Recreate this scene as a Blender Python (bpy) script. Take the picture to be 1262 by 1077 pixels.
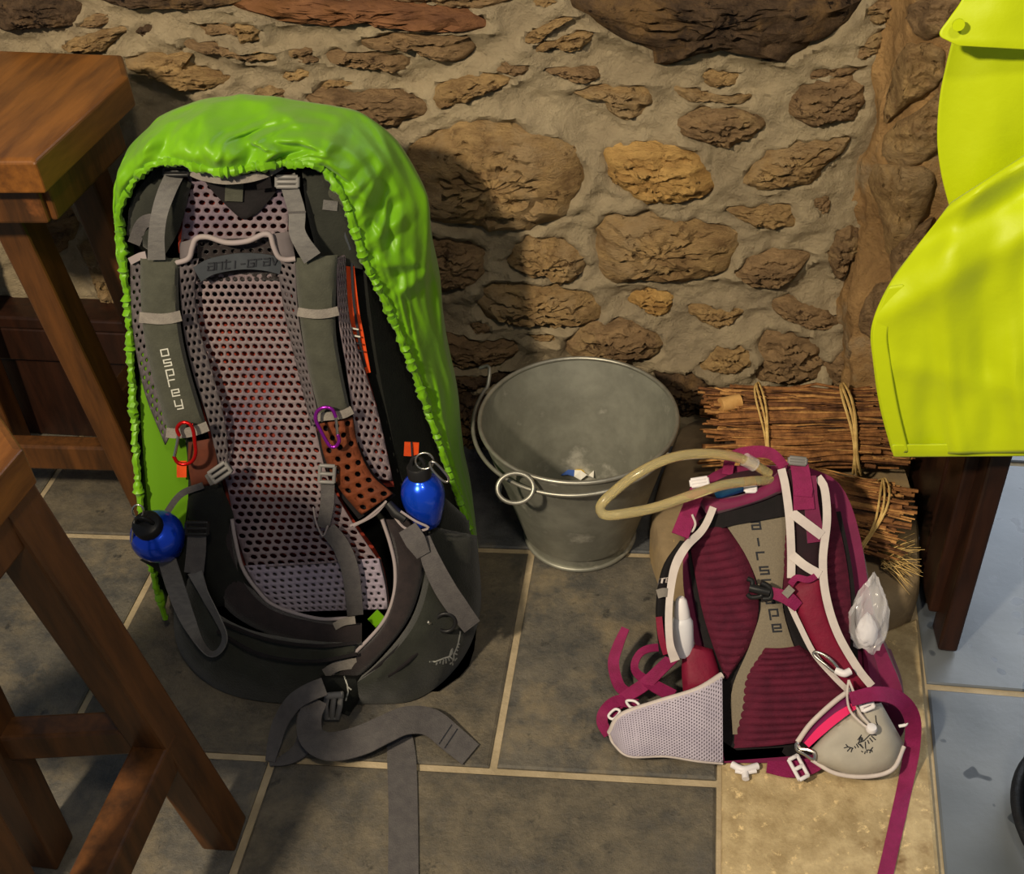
import bpy, bmesh, math, random
import numpy as np
from mathutils import Vector, noise, Matrix
from mathutils.bvhtree import BVHTree
for o in list(bpy.data.objects): bpy.data.objects.remove(o)
random.seed(7)
SC = bpy.context.scene
COL = SC.collection
# ------------------------------------------------------------------ camera
F, PW, PH = 1400.0, 1262.0, 1077.0          # focal length in pixels of the 1262 x 1077 photograph
CAM = np.array([0.0, 0.0, 1.35])
_y = np.array([264.0, -1195.0, F]); _y /= np.linalg.norm(_y)
_n = np.array([110.0, (F*F+264*110)/1195.0, F]); _n /= np.linalg.norm(_n)
_z = -_n; _x = np.cross(_y, _z)             # world axes seen from the camera (x right, y down, z forward)
cd = bpy.data.cameras.new('camera'); co = bpy.data.objects.new('camera', cd); COL.objects.link(co)
cd.sensor_width = 36.0; cd.lens = 36.0*F/PW; cd.clip_start = .05
R = Matrix(((_x[0], -_x[1], -_x[2]), (_y[0], -_y[1], -_y[2]), (_z[0], -_z[1], -_z[2])))
co.matrix_world = Matrix.Translation(Vector(CAM)) @ R.to_4x4()
SC.camera = co
# ------------------------------------------------------------------ light
W_ = bpy.data.worlds.new('world'); SC.world = W_; W_.use_nodes = True
W_.node_tree.nodes['Background'].inputs[0].default_value = (.74, .84, 1.0, 1)
W_.node_tree.nodes['Background'].inputs[1].default_value = .19
def area(name, loc, target, size, power, col, sy=None):
    l = bpy.data.lights.new(name, 'AREA'); l.energy = power; l.color = col; l.size = size
    if sy: l.shape = 'RECTANGLE'; l.size_y = sy
    o = bpy.data.objects.new(name, l); COL.objects.link(o); o.location = loc
    o.rotation_euler = (Vector(target)-Vector(loc)).to_track_quat('-Z', 'Y').to_euler(); return o
area('ceiling_lamp', (-.98, -.45, 2.08), (-.2, 1.45, .3), .12, 66, (1.0, .835, .60))
area('ceiling_lamp_right', (.25, -.25, 2.5), (.0, 1.2, .1), .22, 15, (1.0, .85, .64))
area('daylight_doorway', (1.45, 3.0, 1.15), (.6, 1.0, 0), 1.6, 50, (.82, .90, 1.0), 2.0)
SC.view_settings.view_transform = 'Standard'; SC.view_settings.look = 'None'
SC.view_settings.gamma = 1.0; SC.view_settings.use_curve_mapping = False
SC.view_settings.exposure = 0.0
# ------------------------------------------------------------------ helpers
def ray(px, py):
    d = np.array([px-PW/2, py-PH/2, F]); d /= np.linalg.norm(d)
    return np.array([d@_x, d@_y, d@_z])
def onz(px, py, z=0.0):
    r = ray(px, py); return CAM + r*((z-CAM[2])/r[2])
def onpl(px, py, O, n):
    r = ray(px, py); return CAM + r*(((O-CAM)@n)/(r@n))
def proj(p):
    q = np.array(p)-CAM; c = q[0]*_x+q[1]*_y+q[2]*_z; return np.array([PW/2+F*c[0]/c[2], PH/2+F*c[1]/c[2]])
class Plane:                                 # a plane in the room; call with a pixel and a height above the plane
    def __init__(s, O, yaw, lean):
        s.O = np.array(O, float); y = math.radians(yaw); a = math.radians(lean)
        h = np.array([math.sin(y), -math.cos(y), 0])
        s.n = h*math.cos(a) + np.array([0, 0, math.sin(a)])
        s.r = np.array([math.cos(y), math.sin(y), 0]); s.u = np.cross(s.n, s.r)
    def __call__(s, p): return onpl(p[0], p[1], s.O + s.n*(p[2] if len(p) > 2 else 0), s.n)
def lin(c):
    return tuple(((v/255)/12.92 if v/255 <= .04045 else ((v/255+.055)/1.055)**2.4) for v in c)
MATS = {}
def mat(name, c1, c2=None, sc=8, rough=.75, bump=0.0, bsc=80, metal=0, stretch=(1,1,1), spec=.3, detail=5, c3=None, sc3=3, t3=.6, w3=.12, r3=None, bst=None, trans=0, ior=1.45, alpha=1, sheen=0, coat=0, lo=.35, hi=.65, dist=.004, sss=0, nr=.62, c4=None, sc4=40, t4=.62, w4=.06):
    m = bpy.data.materials.new(name); m.use_nodes = True; nt = m.node_tree; N = nt.nodes; L = nt.links
    b = N['Principled BSDF']; b.inputs['Roughness'].default_value = rough; b.inputs['Metallic'].default_value = metal
    b.inputs['Specular IOR Level'].default_value = spec; b.inputs['Transmission Weight'].default_value = trans
    b.inputs['IOR'].default_value = ior; b.inputs['Alpha'].default_value = alpha
    b.inputs['Sheen Weight'].default_value = sheen; b.inputs['Coat Weight'].default_value = coat
    if sss: b.inputs['Subsurface Weight'].default_value = sss; b.inputs['Subsurface Radius'].default_value = (.01,.01,.01)
    c1 = lin(c1)+(1,); b.inputs['Base Color'].default_value = c1
    tc = N.new('ShaderNodeTexCoord')
    def nz(scale, st=(1,1,1), det=detail):
        mp = N.new('ShaderNodeMapping'); mp.inputs['Scale'].default_value = st; L.new(tc.outputs['Object'], mp.inputs[0])
        n = N.new('ShaderNodeTexNoise'); n.inputs['Scale'].default_value = scale; n.inputs['Detail'].default_value = det
        n.inputs['Roughness'].default_value = nr; L.new(mp.outputs[0], n.inputs['Vector']); return n
    def ramp(src, lo, hi, a, bb):
        r = N.new('ShaderNodeValToRGB'); r.color_ramp.elements[0].position = lo; r.color_ramp.elements[1].position = hi
        r.color_ramp.elements[0].color = a; r.color_ramp.elements[1].color = bb; L.new(src, r.inputs[0]); return r
    out = None
    if c2 is not None:
        out = ramp(nz(sc, stretch).outputs['Fac'], lo, hi, c1, lin(c2)+(1,)).outputs[0]
    if c3 is not None:
        k = ramp(nz(sc3).outputs['Fac'], t3, t3+w3, (0,0,0,1), (1,1,1,1)).outputs[0]
        mx = N.new('ShaderNodeMix'); mx.data_type = 'RGBA'; L.new(k, mx.inputs[0])
        if out is not None: L.new(out, mx.inputs[6])
        else: mx.inputs[6].default_value = c1
        mx.inputs[7].default_value = lin(c3)+(1,); out = mx.outputs[2]
        if r3 is not None:
            mr = N.new('ShaderNodeMapRange'); mr.inputs[3].default_value = rough; mr.inputs[4].default_value = r3
            L.new(k, mr.inputs[0]); L.new(mr.outputs[0], b.inputs['Roughness'])
    if c4 is not None:
        k4 = ramp(nz(sc4).outputs['Fac'], t4, t4+w4, (0,0,0,1), (1,1,1,1)).outputs[0]
        m4 = N.new('ShaderNodeMix'); m4.data_type = 'RGBA'; L.new(k4, m4.inputs[0])
        if out is not None: L.new(out, m4.inputs[6])
        else: m4.inputs[6].default_value = c1
        m4.inputs[7].default_value = lin(c4)+(1,); out = m4.outputs[2]
    if out is not None: L.new(out, b.inputs['Base Color'])
    if bump:
        bp = N.new('ShaderNodeBump'); bp.inputs['Strength'].default_value = bump; bp.inputs['Distance'].default_value = dist
        L.new(nz(bsc, bst or stretch, 8).outputs['Fac'], bp.inputs['Height']); L.new(bp.outputs[0], b.inputs['Normal'])
    MATS[name] = m; return m
def thing(name, loc, label, cat, group=None):
    o = bpy.data.objects.new(name, None); COL.objects.link(o); o.location = loc; o.empty_display_size = .05
    return tag(o, label, cat, group)
def tag(o, label=None, cat=None, group=None, kind=None):
    if label: o['label'] = label
    if cat: o['category'] = cat
    if group: o['group'] = group
    if kind: o['kind'] = kind
    return o
def wloc(o):
    v = Vector((0,0,0))
    while o: v += o.location; o = o.parent
    return np.array(v)
def obj(name, V, Fc, m, parent=None, base=None, smooth=True, label=None, kind=None, sub=0, solid=0, mats=None, fm=None, bevel=0, sharp=48):
    V = np.asarray(V, float)
    o0 = np.zeros(3)
    if parent is not None: o0 = wloc(parent)
    elif base is not None: o0 = np.array(base, float)
    me = bpy.data.meshes.new(name); me.from_pydata((V-o0).tolist(), [], [list(f) for f in Fc]); me.update()
    if isinstance(m, str): m = MATS[m]
    me.materials.append(m)
    for x in (mats or []): me.materials.append(MATS[x])
    if fm is not None: me.polygons.foreach_set('material_index', fm)
    bm = bmesh.new(); bm.from_mesh(me); bmesh.ops.remove_doubles(bm, verts=bm.verts, dist=1e-6); bmesh.ops.recalc_face_normals(bm, faces=bm.faces); bm.to_mesh(me); bm.free()
    if smooth:
        me.shade_smooth()
        if sharp: me.set_sharp_from_angle(angle=math.radians(sharp))
    o = bpy.data.objects.new(name, me); COL.objects.link(o)
    if parent is not None: o.parent = parent
    elif base is not None: o.location = base
    if label: o['label'] = label
    if kind: o['kind'] = kind
    if bevel:
        md = o.modifiers.new('b', 'BEVEL'); md.width = bevel; md.segments = 2; md.limit_method = 'ANGLE'
    if sub: md = o.modifiers.new('s', 'SUBSURF'); md.levels = sub; md.render_levels = sub
    if solid: md = o.modifiers.new('t', 'SOLIDIFY'); md.thickness = solid; md.offset = 0
    return o
class MB:                                    # several shapes of one part
    def __init__(s): s.V = []; s.F = []
    def add(s, VF):
        n = len(s.V); s.V += [np.asarray(v, float) for v in VF[0]]; s.F += [[i+n for i in f] for f in VF[1]]; return s
    def build(s, name, m, parent=None, **k): return obj(name, s.V, s.F, m, parent, **k)
def cr(pts, n, closed=False):                # Catmull-Rom, n samples, by arc length
    P = np.array(pts, float)
    if len(P) == 2 and not closed: return P[0]+(P[1]-P[0])*np.linspace(0,1,n)[:,None]
    m = len(P); S = []
    segs = m if closed else m-1
    for i in range(segs):
        g = lambda j: P[j % m] if closed else P[min(max(j,0),m-1)]
        a,b,c,d = g(i-1),g(i),g(i+1),g(i+2)
        if not closed and i == 0: a = 2*b-c
        if not closed and i == m-2: d = 2*c-b
        for t in np.linspace(0,1,16,endpoint=False):
            S.append(.5*((2*b)+(-a+c)*t+(2*a-5*b+4*c-d)*t*t+(-a+3*b-3*c+d)*t**3))
    S.append(P[0] if closed else P[-1]); S = np.array(S)
    L = np.r_[0, np.cumsum(np.linalg.norm(np.diff(S[:, :min(3,S.shape[1])], axis=0), axis=1))]
    q = np.linspace(0, L[-1], n+1)[:-1] if closed else np.linspace(0, L[-1], n)
    return np.stack([np.interp(q, L, S[:,k]) for k in range(S.shape[1])], 1)
def tube(pts, r, n=8, closed=False, caps=True):
    P = np.array(pts, float); m = len(P); T = np.roll(P,-1,0)-np.roll(P,1,0)
    if not closed: T[0] = P[1]-P[0]; T[-1] = P[-1]-P[-2]
    T /= np.linalg.norm(T, axis=1)[:,None]+1e-12
    a = np.array([0,0,1.0]) if abs(T[0][2]) < .9 else np.array([1.0,0,0])
    N0 = np.cross(T[0], a); N0 /= np.linalg.norm(N0); V = []
    rr = np.full(m, r) if np.isscalar(r) else np.interp(np.linspace(0,1,m), np.linspace(0,1,len(r)), r)
    for i in range(m):
        N0 = N0-T[i]*(N0@T[i]); N0 /= np.linalg.norm(N0)+1e-12; B = np.cross(T[i], N0)
        for k in range(n):
            an = 2*math.pi*k/n; V.append(P[i]+rr[i]*(N0*math.cos(an)+B*math.sin(an)))
    Fc = []
    for i in range(m if closed else m-1):
        j = (i+1) % m
        for k in range(n): Fc.append([i*n+k, i*n+(k+1)%n, j*n+(k+1)%n, j*n+k])
    if caps and not closed: Fc += [list(range(n))[::-1], [(m-1)*n+k for k in range(n)]]
    return V, Fc
def grid(G, closed_u=False):
    nu, nv = len(G), len(G[0]); V = [p for row in G for p in row]; Fc = []
    for i in range(nu if closed_u else nu-1):
        j = (i+1) % nu
        for k in range(nv-1): Fc.append([i*nv+k, i*nv+k+1, j*nv+k+1, j*nv+k])
    return V, Fc
def box(c, s, ax=None):
    ax = np.eye(3) if ax is None else np.array(ax); V = []
    for z in (-1,1):
        for y in (-1,1):
            for x in (-1,1): V.append(np.array(c)+ax[0]*x*s[0]/2+ax[1]*y*s[1]/2+ax[2]*z*s[2]/2)
    return V, [[0,2,3,1],[4,5,7,6],[0,1,5,4],[2,6,7,3],[0,4,6,2],[1,3,7,5]]
def beam(a, b, w, d, side):                  # square timber from a to b; side = rough direction of the width w
    a = np.array(a, float); b = np.array(b, float); t = b-a; L = np.linalg.norm(t); t /= L
    s = np.array(side, float); s -= t*(s@t); s /= np.linalg.norm(s); f = np.cross(t, s)
    return box((a+b)/2, (w, d, L), (s, f, t))
def prism(poly, z0, z1, chamfer=0.0):        # polygon (list of xy) extruded, top edge chamfered
    P = np.array(poly, float)[:, :2]; n = len(P); c = P.mean(0)
    def ring(q, z): return [np.array([x, y, z]) for x, y in q]
    inn = []
    for i in range(n):
        d = c-P[i]; inn.append(P[i]+d/np.linalg.norm(d)*chamfer*1.3)
    V = ring(P, z0)+ring(P, z1-chamfer*.6)+(ring(inn, z1) if chamfer else [])
    k = 3 if chamfer else 2; Fc = [list(range(n))[::-1], [(k-1)*n+i for i in range(n)]]
    for r in range(k-1):
        for i in range(n): j = (i+1)%n; Fc.append([r*n+i, r*n+j, (r+1)*n+j, (r+1)*n+i])
    return V, Fc
def fbm(p, o=4): return noise.fractal(Vector(p), 1.0, 2.0, o)
# strips described by left and right edges (pixel, pixel, height above the plane)
def edges(L, Rr, n): return cr(h3(L), n), cr(h3(Rr), n)
def h3(P, h=0.0): return [tuple(p) if len(p) > 2 else (p[0], p[1], h) for p in P]
def cushion(pl, L, Rr, nu=24, nv=9, bulge=.012, th=.015, p=2.6, ends=True, wr=0.0, wsc=30):
    A, B = edges(L, Rr, nu); top = []; bot = []
    for i in range(nu):
        t = i/(nu-1); e = 1.0
        if ends: e = (1-abs(2*t-1)**8)**.5*.85+.15
        r0, r1 = [], []
        for k in range(nv):
            s = k/(nv-1); q = A[i]*(1-s)+B[i]*s; dome = max(0, 1-abs(2*s-1)**p)**(1/p)
            hh = q[2]+bulge*dome*e
            if wr: hh += wr*fbm((q[0]/wsc, q[1]/wsc, 3.3))*dome
            r0.append(pl((q[0], q[1], hh))); r1.append(pl((q[0], q[1], q[2]-th*(.4+.6*dome))))
        top.append(r0); bot.append(r1)
    G = [a+b[::-1] for a, b in zip(top, bot)]
    V, Fc = grid([g+[g[0]] for g in G]); m = 2*nv+1
    Fc += [list(range(m)), [(nu-1)*m+k for k in range(m)]]
    return V, Fc
def ribbon(pl, pts, w, nu=None, th=.0016, ang=None):   # webbing: centre line in pixels + height, width in pixels
    P = h3(pts); nu = nu or max(8, 6*len(P)); C = cr(P, nu); T = np.gradient(C[:, :2], axis=0)
    T /= np.linalg.norm(T, axis=1)[:,None]+1e-9; Nn = np.stack([-T[:,1], T[:,0]], 1)
    ww = np.full(nu, w) if np.isscalar(w) else np.interp(np.linspace(0,1,nu), np.linspace(0,1,len(w)), w)
    dh = np.zeros(nu) if ang is None else np.interp(np.linspace(0,1,nu), np.linspace(0,1,len(ang)), ang)
    L = [(C[i,0]+Nn[i,0]*ww[i]/2, C[i,1]+Nn[i,1]*ww[i]/2, C[i,2]+dh[i]) for i in range(nu)]
    Rr = [(C[i,0]-Nn[i,0]*ww[i]/2, C[i,1]-Nn[i,1]*ww[i]/2, C[i,2]-dh[i]) for i in range(nu)]
    return strip3([pl(p) for p in L], [pl(p) for p in Rr], th)
def strip3(L, Rr, th=.0016):                 # thick band between two 3D edges
    L = np.array(L); Rr = np.array(Rr); n = len(L); V = []; Fc = []
    T = np.gradient((L+Rr)/2, axis=0); Nn = np.cross(T, Rr-L); Nn /= np.linalg.norm(Nn, axis=1)[:,None]+1e-12
    for i in range(n): V += [L[i]+Nn[i]*th/2, Rr[i]+Nn[i]*th/2, Rr[i]-Nn[i]*th/2, L[i]-Nn[i]*th/2]
    for i in range(n-1):
        for k in range(4): Fc.append([i*4+k, i*4+(k+1)%4, i*4+4+(k+1)%4, i*4+4+k])
    return V, Fc+[[0,1,2,3], [4*n-4+k for k in (3,2,1,0)]]
def ptube(pl, pts, r, n=8, nu=None, closed=False):
    P = h3(pts); C = cr(P, nu or max(10, 8*len(P)), closed); return tube([pl(c) for c in C], r, n, closed)
def holed(pl, L, Rr, cols, rows, hole=.33, hv=.36, bulge=0.0, prof=None, trim=None):
    # netting with real holes: rows x cols cells, odd rows shifted by half a cell
    A, B = edges(L, Rr, 60)
    def m(s, t):
        x = t*59; i = min(int(x), 58); f = x-i; a = A[i]*(1-f)+A[i+1]*f; b = B[i]*(1-f)+B[i+1]*f
        q = a*(1-s)+b*s; d = bulge*(1-(2*s-1)**2) + (prof(s, t) if prof else 0)
        return pl((q[0], q[1], q[2]+d))
    V, Fc = [], []
    for r in range(rows):
        off = .5*(r % 2)
        for c in range(-1, cols):
            x0, x1 = (c+off)/cols, (c+1+off)/cols
            y0, y1 = r/rows, (r+1)/rows; xm, ym = (x0+x1)/2, (y0+y1)/2
            full = x0 >= -1e-6 and x1 <= 1+1e-6
            if x1 <= 1e-6 or x0 >= 1-1e-6: continue
            if not full:
                x0, x1 = max(0, x0), min(1, x1); n = len(V); V += [m(x0,y0), m(x1,y0), m(x1,y1), m(x0,y1)]; Fc.append([n,n+1,n+2,n+3]); continue
            O = [(x0,y0),(xm,y0),(x1,y0),(x1,ym),(x1,y1),(xm,y1),(x0,y1),(x0,ym)]
            hx, hy = hole*(x1-x0), hv*(y1-y0); n = len(V)
            if trim and trim(xm, ym): V += [m(*O[k]) for k in (0,2,4,6)]; Fc.append([n,n+1,n+2,n+3]); continue
            V += [m(*q) for q in O]
            for k in range(8):
                an = math.pi*(k/4)-math.pi*.75; V.append(m(xm+hx*math.cos(an), ym+hy*math.sin(an)))
            for k in range(8): Fc.append([n+k, n+(k+1)%8, n+8+(k+1)%8, n+8+k])
    return V, Fc
GL = {'o': [[(0,0),(0,1),(1,1),(1,0),(0,0)]], 's': [[(1,1),(0,1),(0,.5),(1,.5),(1,0),(0,0)]], 'p': [[(0,-.4),(0,1),(1,1),(1,.1),(.3,.1)]],
 'r': [[(0,0),(0,1),(.9,1)]], 'e': [[(1,.02),(0,.02),(0,1),(1,1),(1,.5),(.25,.5)]], 'y': [[(0,1),(0,.1),(1,.1)],[(1,1),(1,-.4),(.2,-.4)]],
 'a': [[(0,1),(1,1),(1,0),(0,0),(0,.55),(.8,.55)]], 'i': [[(.5,0),(.5,1)]], 'c': [[(1,1),(0,1),(0,0),(1,0)]], 'n': [[(0,0),(0,1),(1,1),(1,0)]],
 't': [[(.3,1.3),(.3,0),(1,0)],[(0,1),(1,1)]], '-': [[(.2,.5),(.8,.5)]], 'g': [[(1,1),(0,1),(0,0),(1,0),(1,.5),(.5,.5)]], 'v': [[(0,1),(.5,0),(1,1)]], 'u': [[(0,1),(0,0),(1,0),(1,1)]], 'l':[[(0,1.3),(0,0),(.8,0)]]}
def text(pl, s, x, y, dx, up, h, lw, adv=1.45):        # drawn lettering: start pixel, direction of one letter width, up vector, height above plane
    V, Fc = MB(), None; dx = np.array(dx, float); up = np.array(up, float); p = np.array([x, y], float)
    for ch in s:
        for st in GL.get(ch, []):
            q = [p+dx*a+up*b for a, b in st]
            for a, b in zip(q[:-1], q[1:]):
                d = (b-a)/(np.linalg.norm(b-a)+1e-9); nn = np.array([-d[1], d[0]])*lw/2; a2, b2 = a-d*lw*.4, b+d*lw*.4
                top = [pl((*v, h)) for v in (a2+nn, b2+nn, b2-nn, a2-nn)]; bt = [pl((*v, h-.0008)) for v in (a2+nn, b2+nn, b2-nn, a2-nn)]
                V.add((top+bt, [[0,1,2,3],[7,6,5,4],[0,4,5,1],[1,5,6,2],[2,6,7,3],[3,7,4,0]]))
        p = p+dx*adv
    return V
def stack(pl, s, ctr, dx, up, h, lw):            # letters set one below the other
    M_ = MB(); dx = np.array(dx, float); up = np.array(up, float)
    for ch, c in zip(s, ctr):
        p = np.array(c, float)-dx/2-up/2; M_.add((lambda m: (m.V, m.F))(text(pl, ch, p[0], p[1], dx, up, h, lw)))
    return M_
def onto(objs, eps=.0006):                   # lays marks, seams and bands on the surface of finished parts
    Vv, Ff = [], []
    for o in objs:
        n = len(Vv); w = wloc(o); Vv += [Vector(np.array(v.co)+w) for v in o.data.vertices]; Ff += [[i+n for i in f.vertices] for f in o.data.polygons]
    T = BVHTree.FromPolygons(Vv, Ff)
    def m(p):
        r = ray(p[0], p[1]); hit = T.ray_cast(Vector(CAM), Vector(r))
        if hit[0] is None:
            q = T.find_nearest(Vector(CAM+r*1.4))[0]; t_ = (np.array(q)-CAM)@r
        else: t_ = (np.array(hit[0])-CAM)@r
        return CAM+r*(t_-eps-(p[2] if len(p) > 2 else 0))
    return m
def strokes(pl, lines, h, lw):
    V = MB()
    for ln in lines:
        fine = []
        for a, b in zip(ln[:-1], ln[1:]):
            a = np.array(a, float); b = np.array(b, float); k = max(1, int(np.linalg.norm(b-a)/2.5)); fine += [a+(b-a)*j/k for j in range(k)]
        ln = fine+[np.array(ln[-1], float)]
        for a, b in zip(ln[:-1], ln[1:]):
            a = np.array(a, float); b = np.array(b, float); d = (b-a)/(np.linalg.norm(b-a)+1e-9); nn = np.array([-d[1], d[0]])*lw/2
            top = [pl((*v, h)) for v in (a+nn, b+nn, b-nn, a-nn)]; bt = [pl((*v, h-.0008)) for v in (a+nn, b+nn, b-nn, a-nn)]
            V.add((top+bt, [[0,1,2,3],[7,6,5,4],[0,4,5,1],[1,5,6,2],[2,6,7,3],[3,7,4,0]]))
    return V
def lathe(prof, c, ax=None, n=40):            # profile (r, z) turned about an axis through c
    ax = np.eye(3) if ax is None else np.array(ax); G = []
    for k in range(n):
        a = 2*math.pi*k/n; G.append([np.array(c)+ax[0]*r*math.cos(a)+ax[1]*r*math.sin(a)+ax[2]*z for r, z in prof])
    return grid(G, True)
# ------------------------------------------------------------------ materials of the room
mat('mortar', (184,168,138), (157,142,116), sc=7, rough=.95, bump=1, bsc=60, spec=.1, dist=.011, nr=.75, c3=(144,131,110), sc3=2.4, t3=.52, w3=.2, c4=(186,170,138), sc4=60, t4=.64)
mat('stone_tan', (194,162,112), (138,110,76), sc=26, rough=.9, bump=1, bsc=120, stretch=(.6,1,1.5), spec=.15, dist=.012, nr=.72, c3=(176,150,112), sc3=6, t3=.5, c4=(98,76,50), sc4=38, t4=.60)
mat('stone_brown', (172,142,104), (118,95,70), sc=24, rough=.9, bump=1, bsc=120, stretch=(.6,1,1.5), spec=.15, dist=.012, nr=.72, c3=(188,160,114), sc3=5, t3=.54, c4=(84,65,47), sc4=36, t4=.60)
mat('stone_dark', (116,94,72), (66,53,43), sc=22, rough=.9, bump=1, bsc=60, stretch=(.9,1,1.1), spec=.15, dist=.016, nr=.74, c3=(132,104,70), sc3=7, t3=.52, c4=(34,27,23), sc4=30, t4=.57)
mat('stone_red', (132,92,62), (88,60,44), sc=12, rough=.9, bump=1, bsc=45, stretch=(.6,1,1.6), spec=.15, dist=.008, c3=(106,72,44), sc3=7, t3=.5)
mat('stone_gold', (214,174,108), (164,126,76), sc=22, rough=.9, bump=1, bsc=60, stretch=(.5,1,1.8), spec=.15, dist=.014, nr=.72, c4=(88,66,42), sc4=40, t4=.60)
mat('stone_pink', (196,140,112), (180,120,94), rough=.9, bump=.4)
mat('slate', (110,104,92), (70,70,69), sc=14, rough=.42, bump=.8, bsc=48, spec=.42, dist=.005, nr=.76, c3=(138,124,98), sc3=4.1, t3=.50, w3=.2, r3=.5, c4=(58,57,54), sc4=26, t4=.60, w4=.1)
mat('slate_blue', (96,98,100), (66,69,74), sc=14, rough=.4, bump=.8, bsc=48, spec=.42, dist=.005, nr=.76, c3=(124,116,98), sc3=4.4, t3=.54, w3=.2, c4=(54,56,58), sc4=26, t4=.60, w4=.1)
mat('slate_brown', (112,103,86), (72,69,63), sc=13, rough=.45, bump=.8, bsc=48, spec=.4, dist=.005, nr=.76, c3=(78,77,76), sc3=3.8, t3=.52, w3=.2, c4=(60,57,52), sc4=24, t4=.60, w4=.1)
mat('slate_wet', (112,118,124), (88,94,100), detail=1.2, sc=6, rough=.34, bump=.3, bsc=24, spec=.5, dist=.002, c3=(70,76,84), sc3=22, t3=.66, w3=.025, r3=.16)
mat('grout', (178,162,134), (152,138,112), sc=20, rough=.95, bump=.5, bsc=120, spec=.1)
mat('sandstone', (194,174,134), (154,134,98), sc=22, rough=.9, bump=.7, bsc=90, spec=.15, dist=.003, nr=.7, c3=(112,84,52), sc3=9, t3=.57, w3=.14, c4=(222,196,146), sc4=70, t4=.58, w4=.1)
mat('hearth_stone', (158,138,106), (122,106,84), sc=7, rough=.88, bump=.6, bsc=40, spec=.2, dist=.004, c3=(176,148,100), sc3=3, t3=.55)
mat('oak', (128,80,30), (84,50,18), sc=9, rough=.38, bump=.25, bsc=40, stretch=(4,.6,4), spec=.45, dist=.001, c3=(122,66,26), sc3=3)
mat('oak_leg', (92,56,25), (56,34,15), sc=10, rough=.42, bump=.25, bsc=40, stretch=(4,4,.5), spec=.45, dist=.001, c3=(140,84,42), sc3=8, t3=.66)
mat('oak_worn', (176,122,66), (120,76,38), sc=30, rough=.6)
mat('dark_oak', (50,28,18), (30,17,12), sc=10, rough=.4, bump=.2, bsc=40, stretch=(4,4,.6), spec=.4, dist=.001, c3=(78,44,26), sc3=14, t3=.66)
mat('galv', (160,160,148), (130,130,120), sc=16, rough=.5, bump=.15, bsc=60, metal=.55, spec=.4, dist=.001, c3=(186,184,172), sc3=16, t3=.57, w3=.12, r3=.6)
mat('galv_rim', (168,166,154), (140,138,128), sc=30, rough=.4, metal=.7)
mat('twig', (160,110,64), (104,68,40), sc=60, rough=.85, bump=.6, bsc=200)
mat('twig_pale', (198,148,88), (130,90,52), sc=60, rough=.85, bump=.6, bsc=200)
mat('twig_dark', (124,82,50), (64,40,26), sc=60, rough=.85, bump=.6, bsc=200)
mat('cut_wood', (206,162,100), (180,132,74), sc=40, rough=.85)
mat('straw', (222,190,122), (180,146,86), sc=80, rough=.85)
mat('bark', (60,44,32), (38,28,22), sc=40, rough=.9, bump=.5)
mat('hivis', (186,204,1), (176,194,0), sc=4, rough=.48, bump=.3, bsc=22, spec=.35, dist=.004, sheen=.1)
mat('hivis_inner', (186,206,4), rough=.5, spec=.3)
mat('steel', (190,188,180), rough=.3, metal=1)
mat('rubber_black', (26,28,32), (18,19,22), sc=40, rough=.5, bump=.4, bsc=200)
mat('paper', (226,224,216), rough=.6); mat('paper_yellow', (232,190,20), rough=.6); mat('paper_blue', (60,90,160), rough=.6)
def ony(px, py, y):
    r = ray(px, py); return CAM + r*((y-CAM[1])/r[1])
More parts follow.
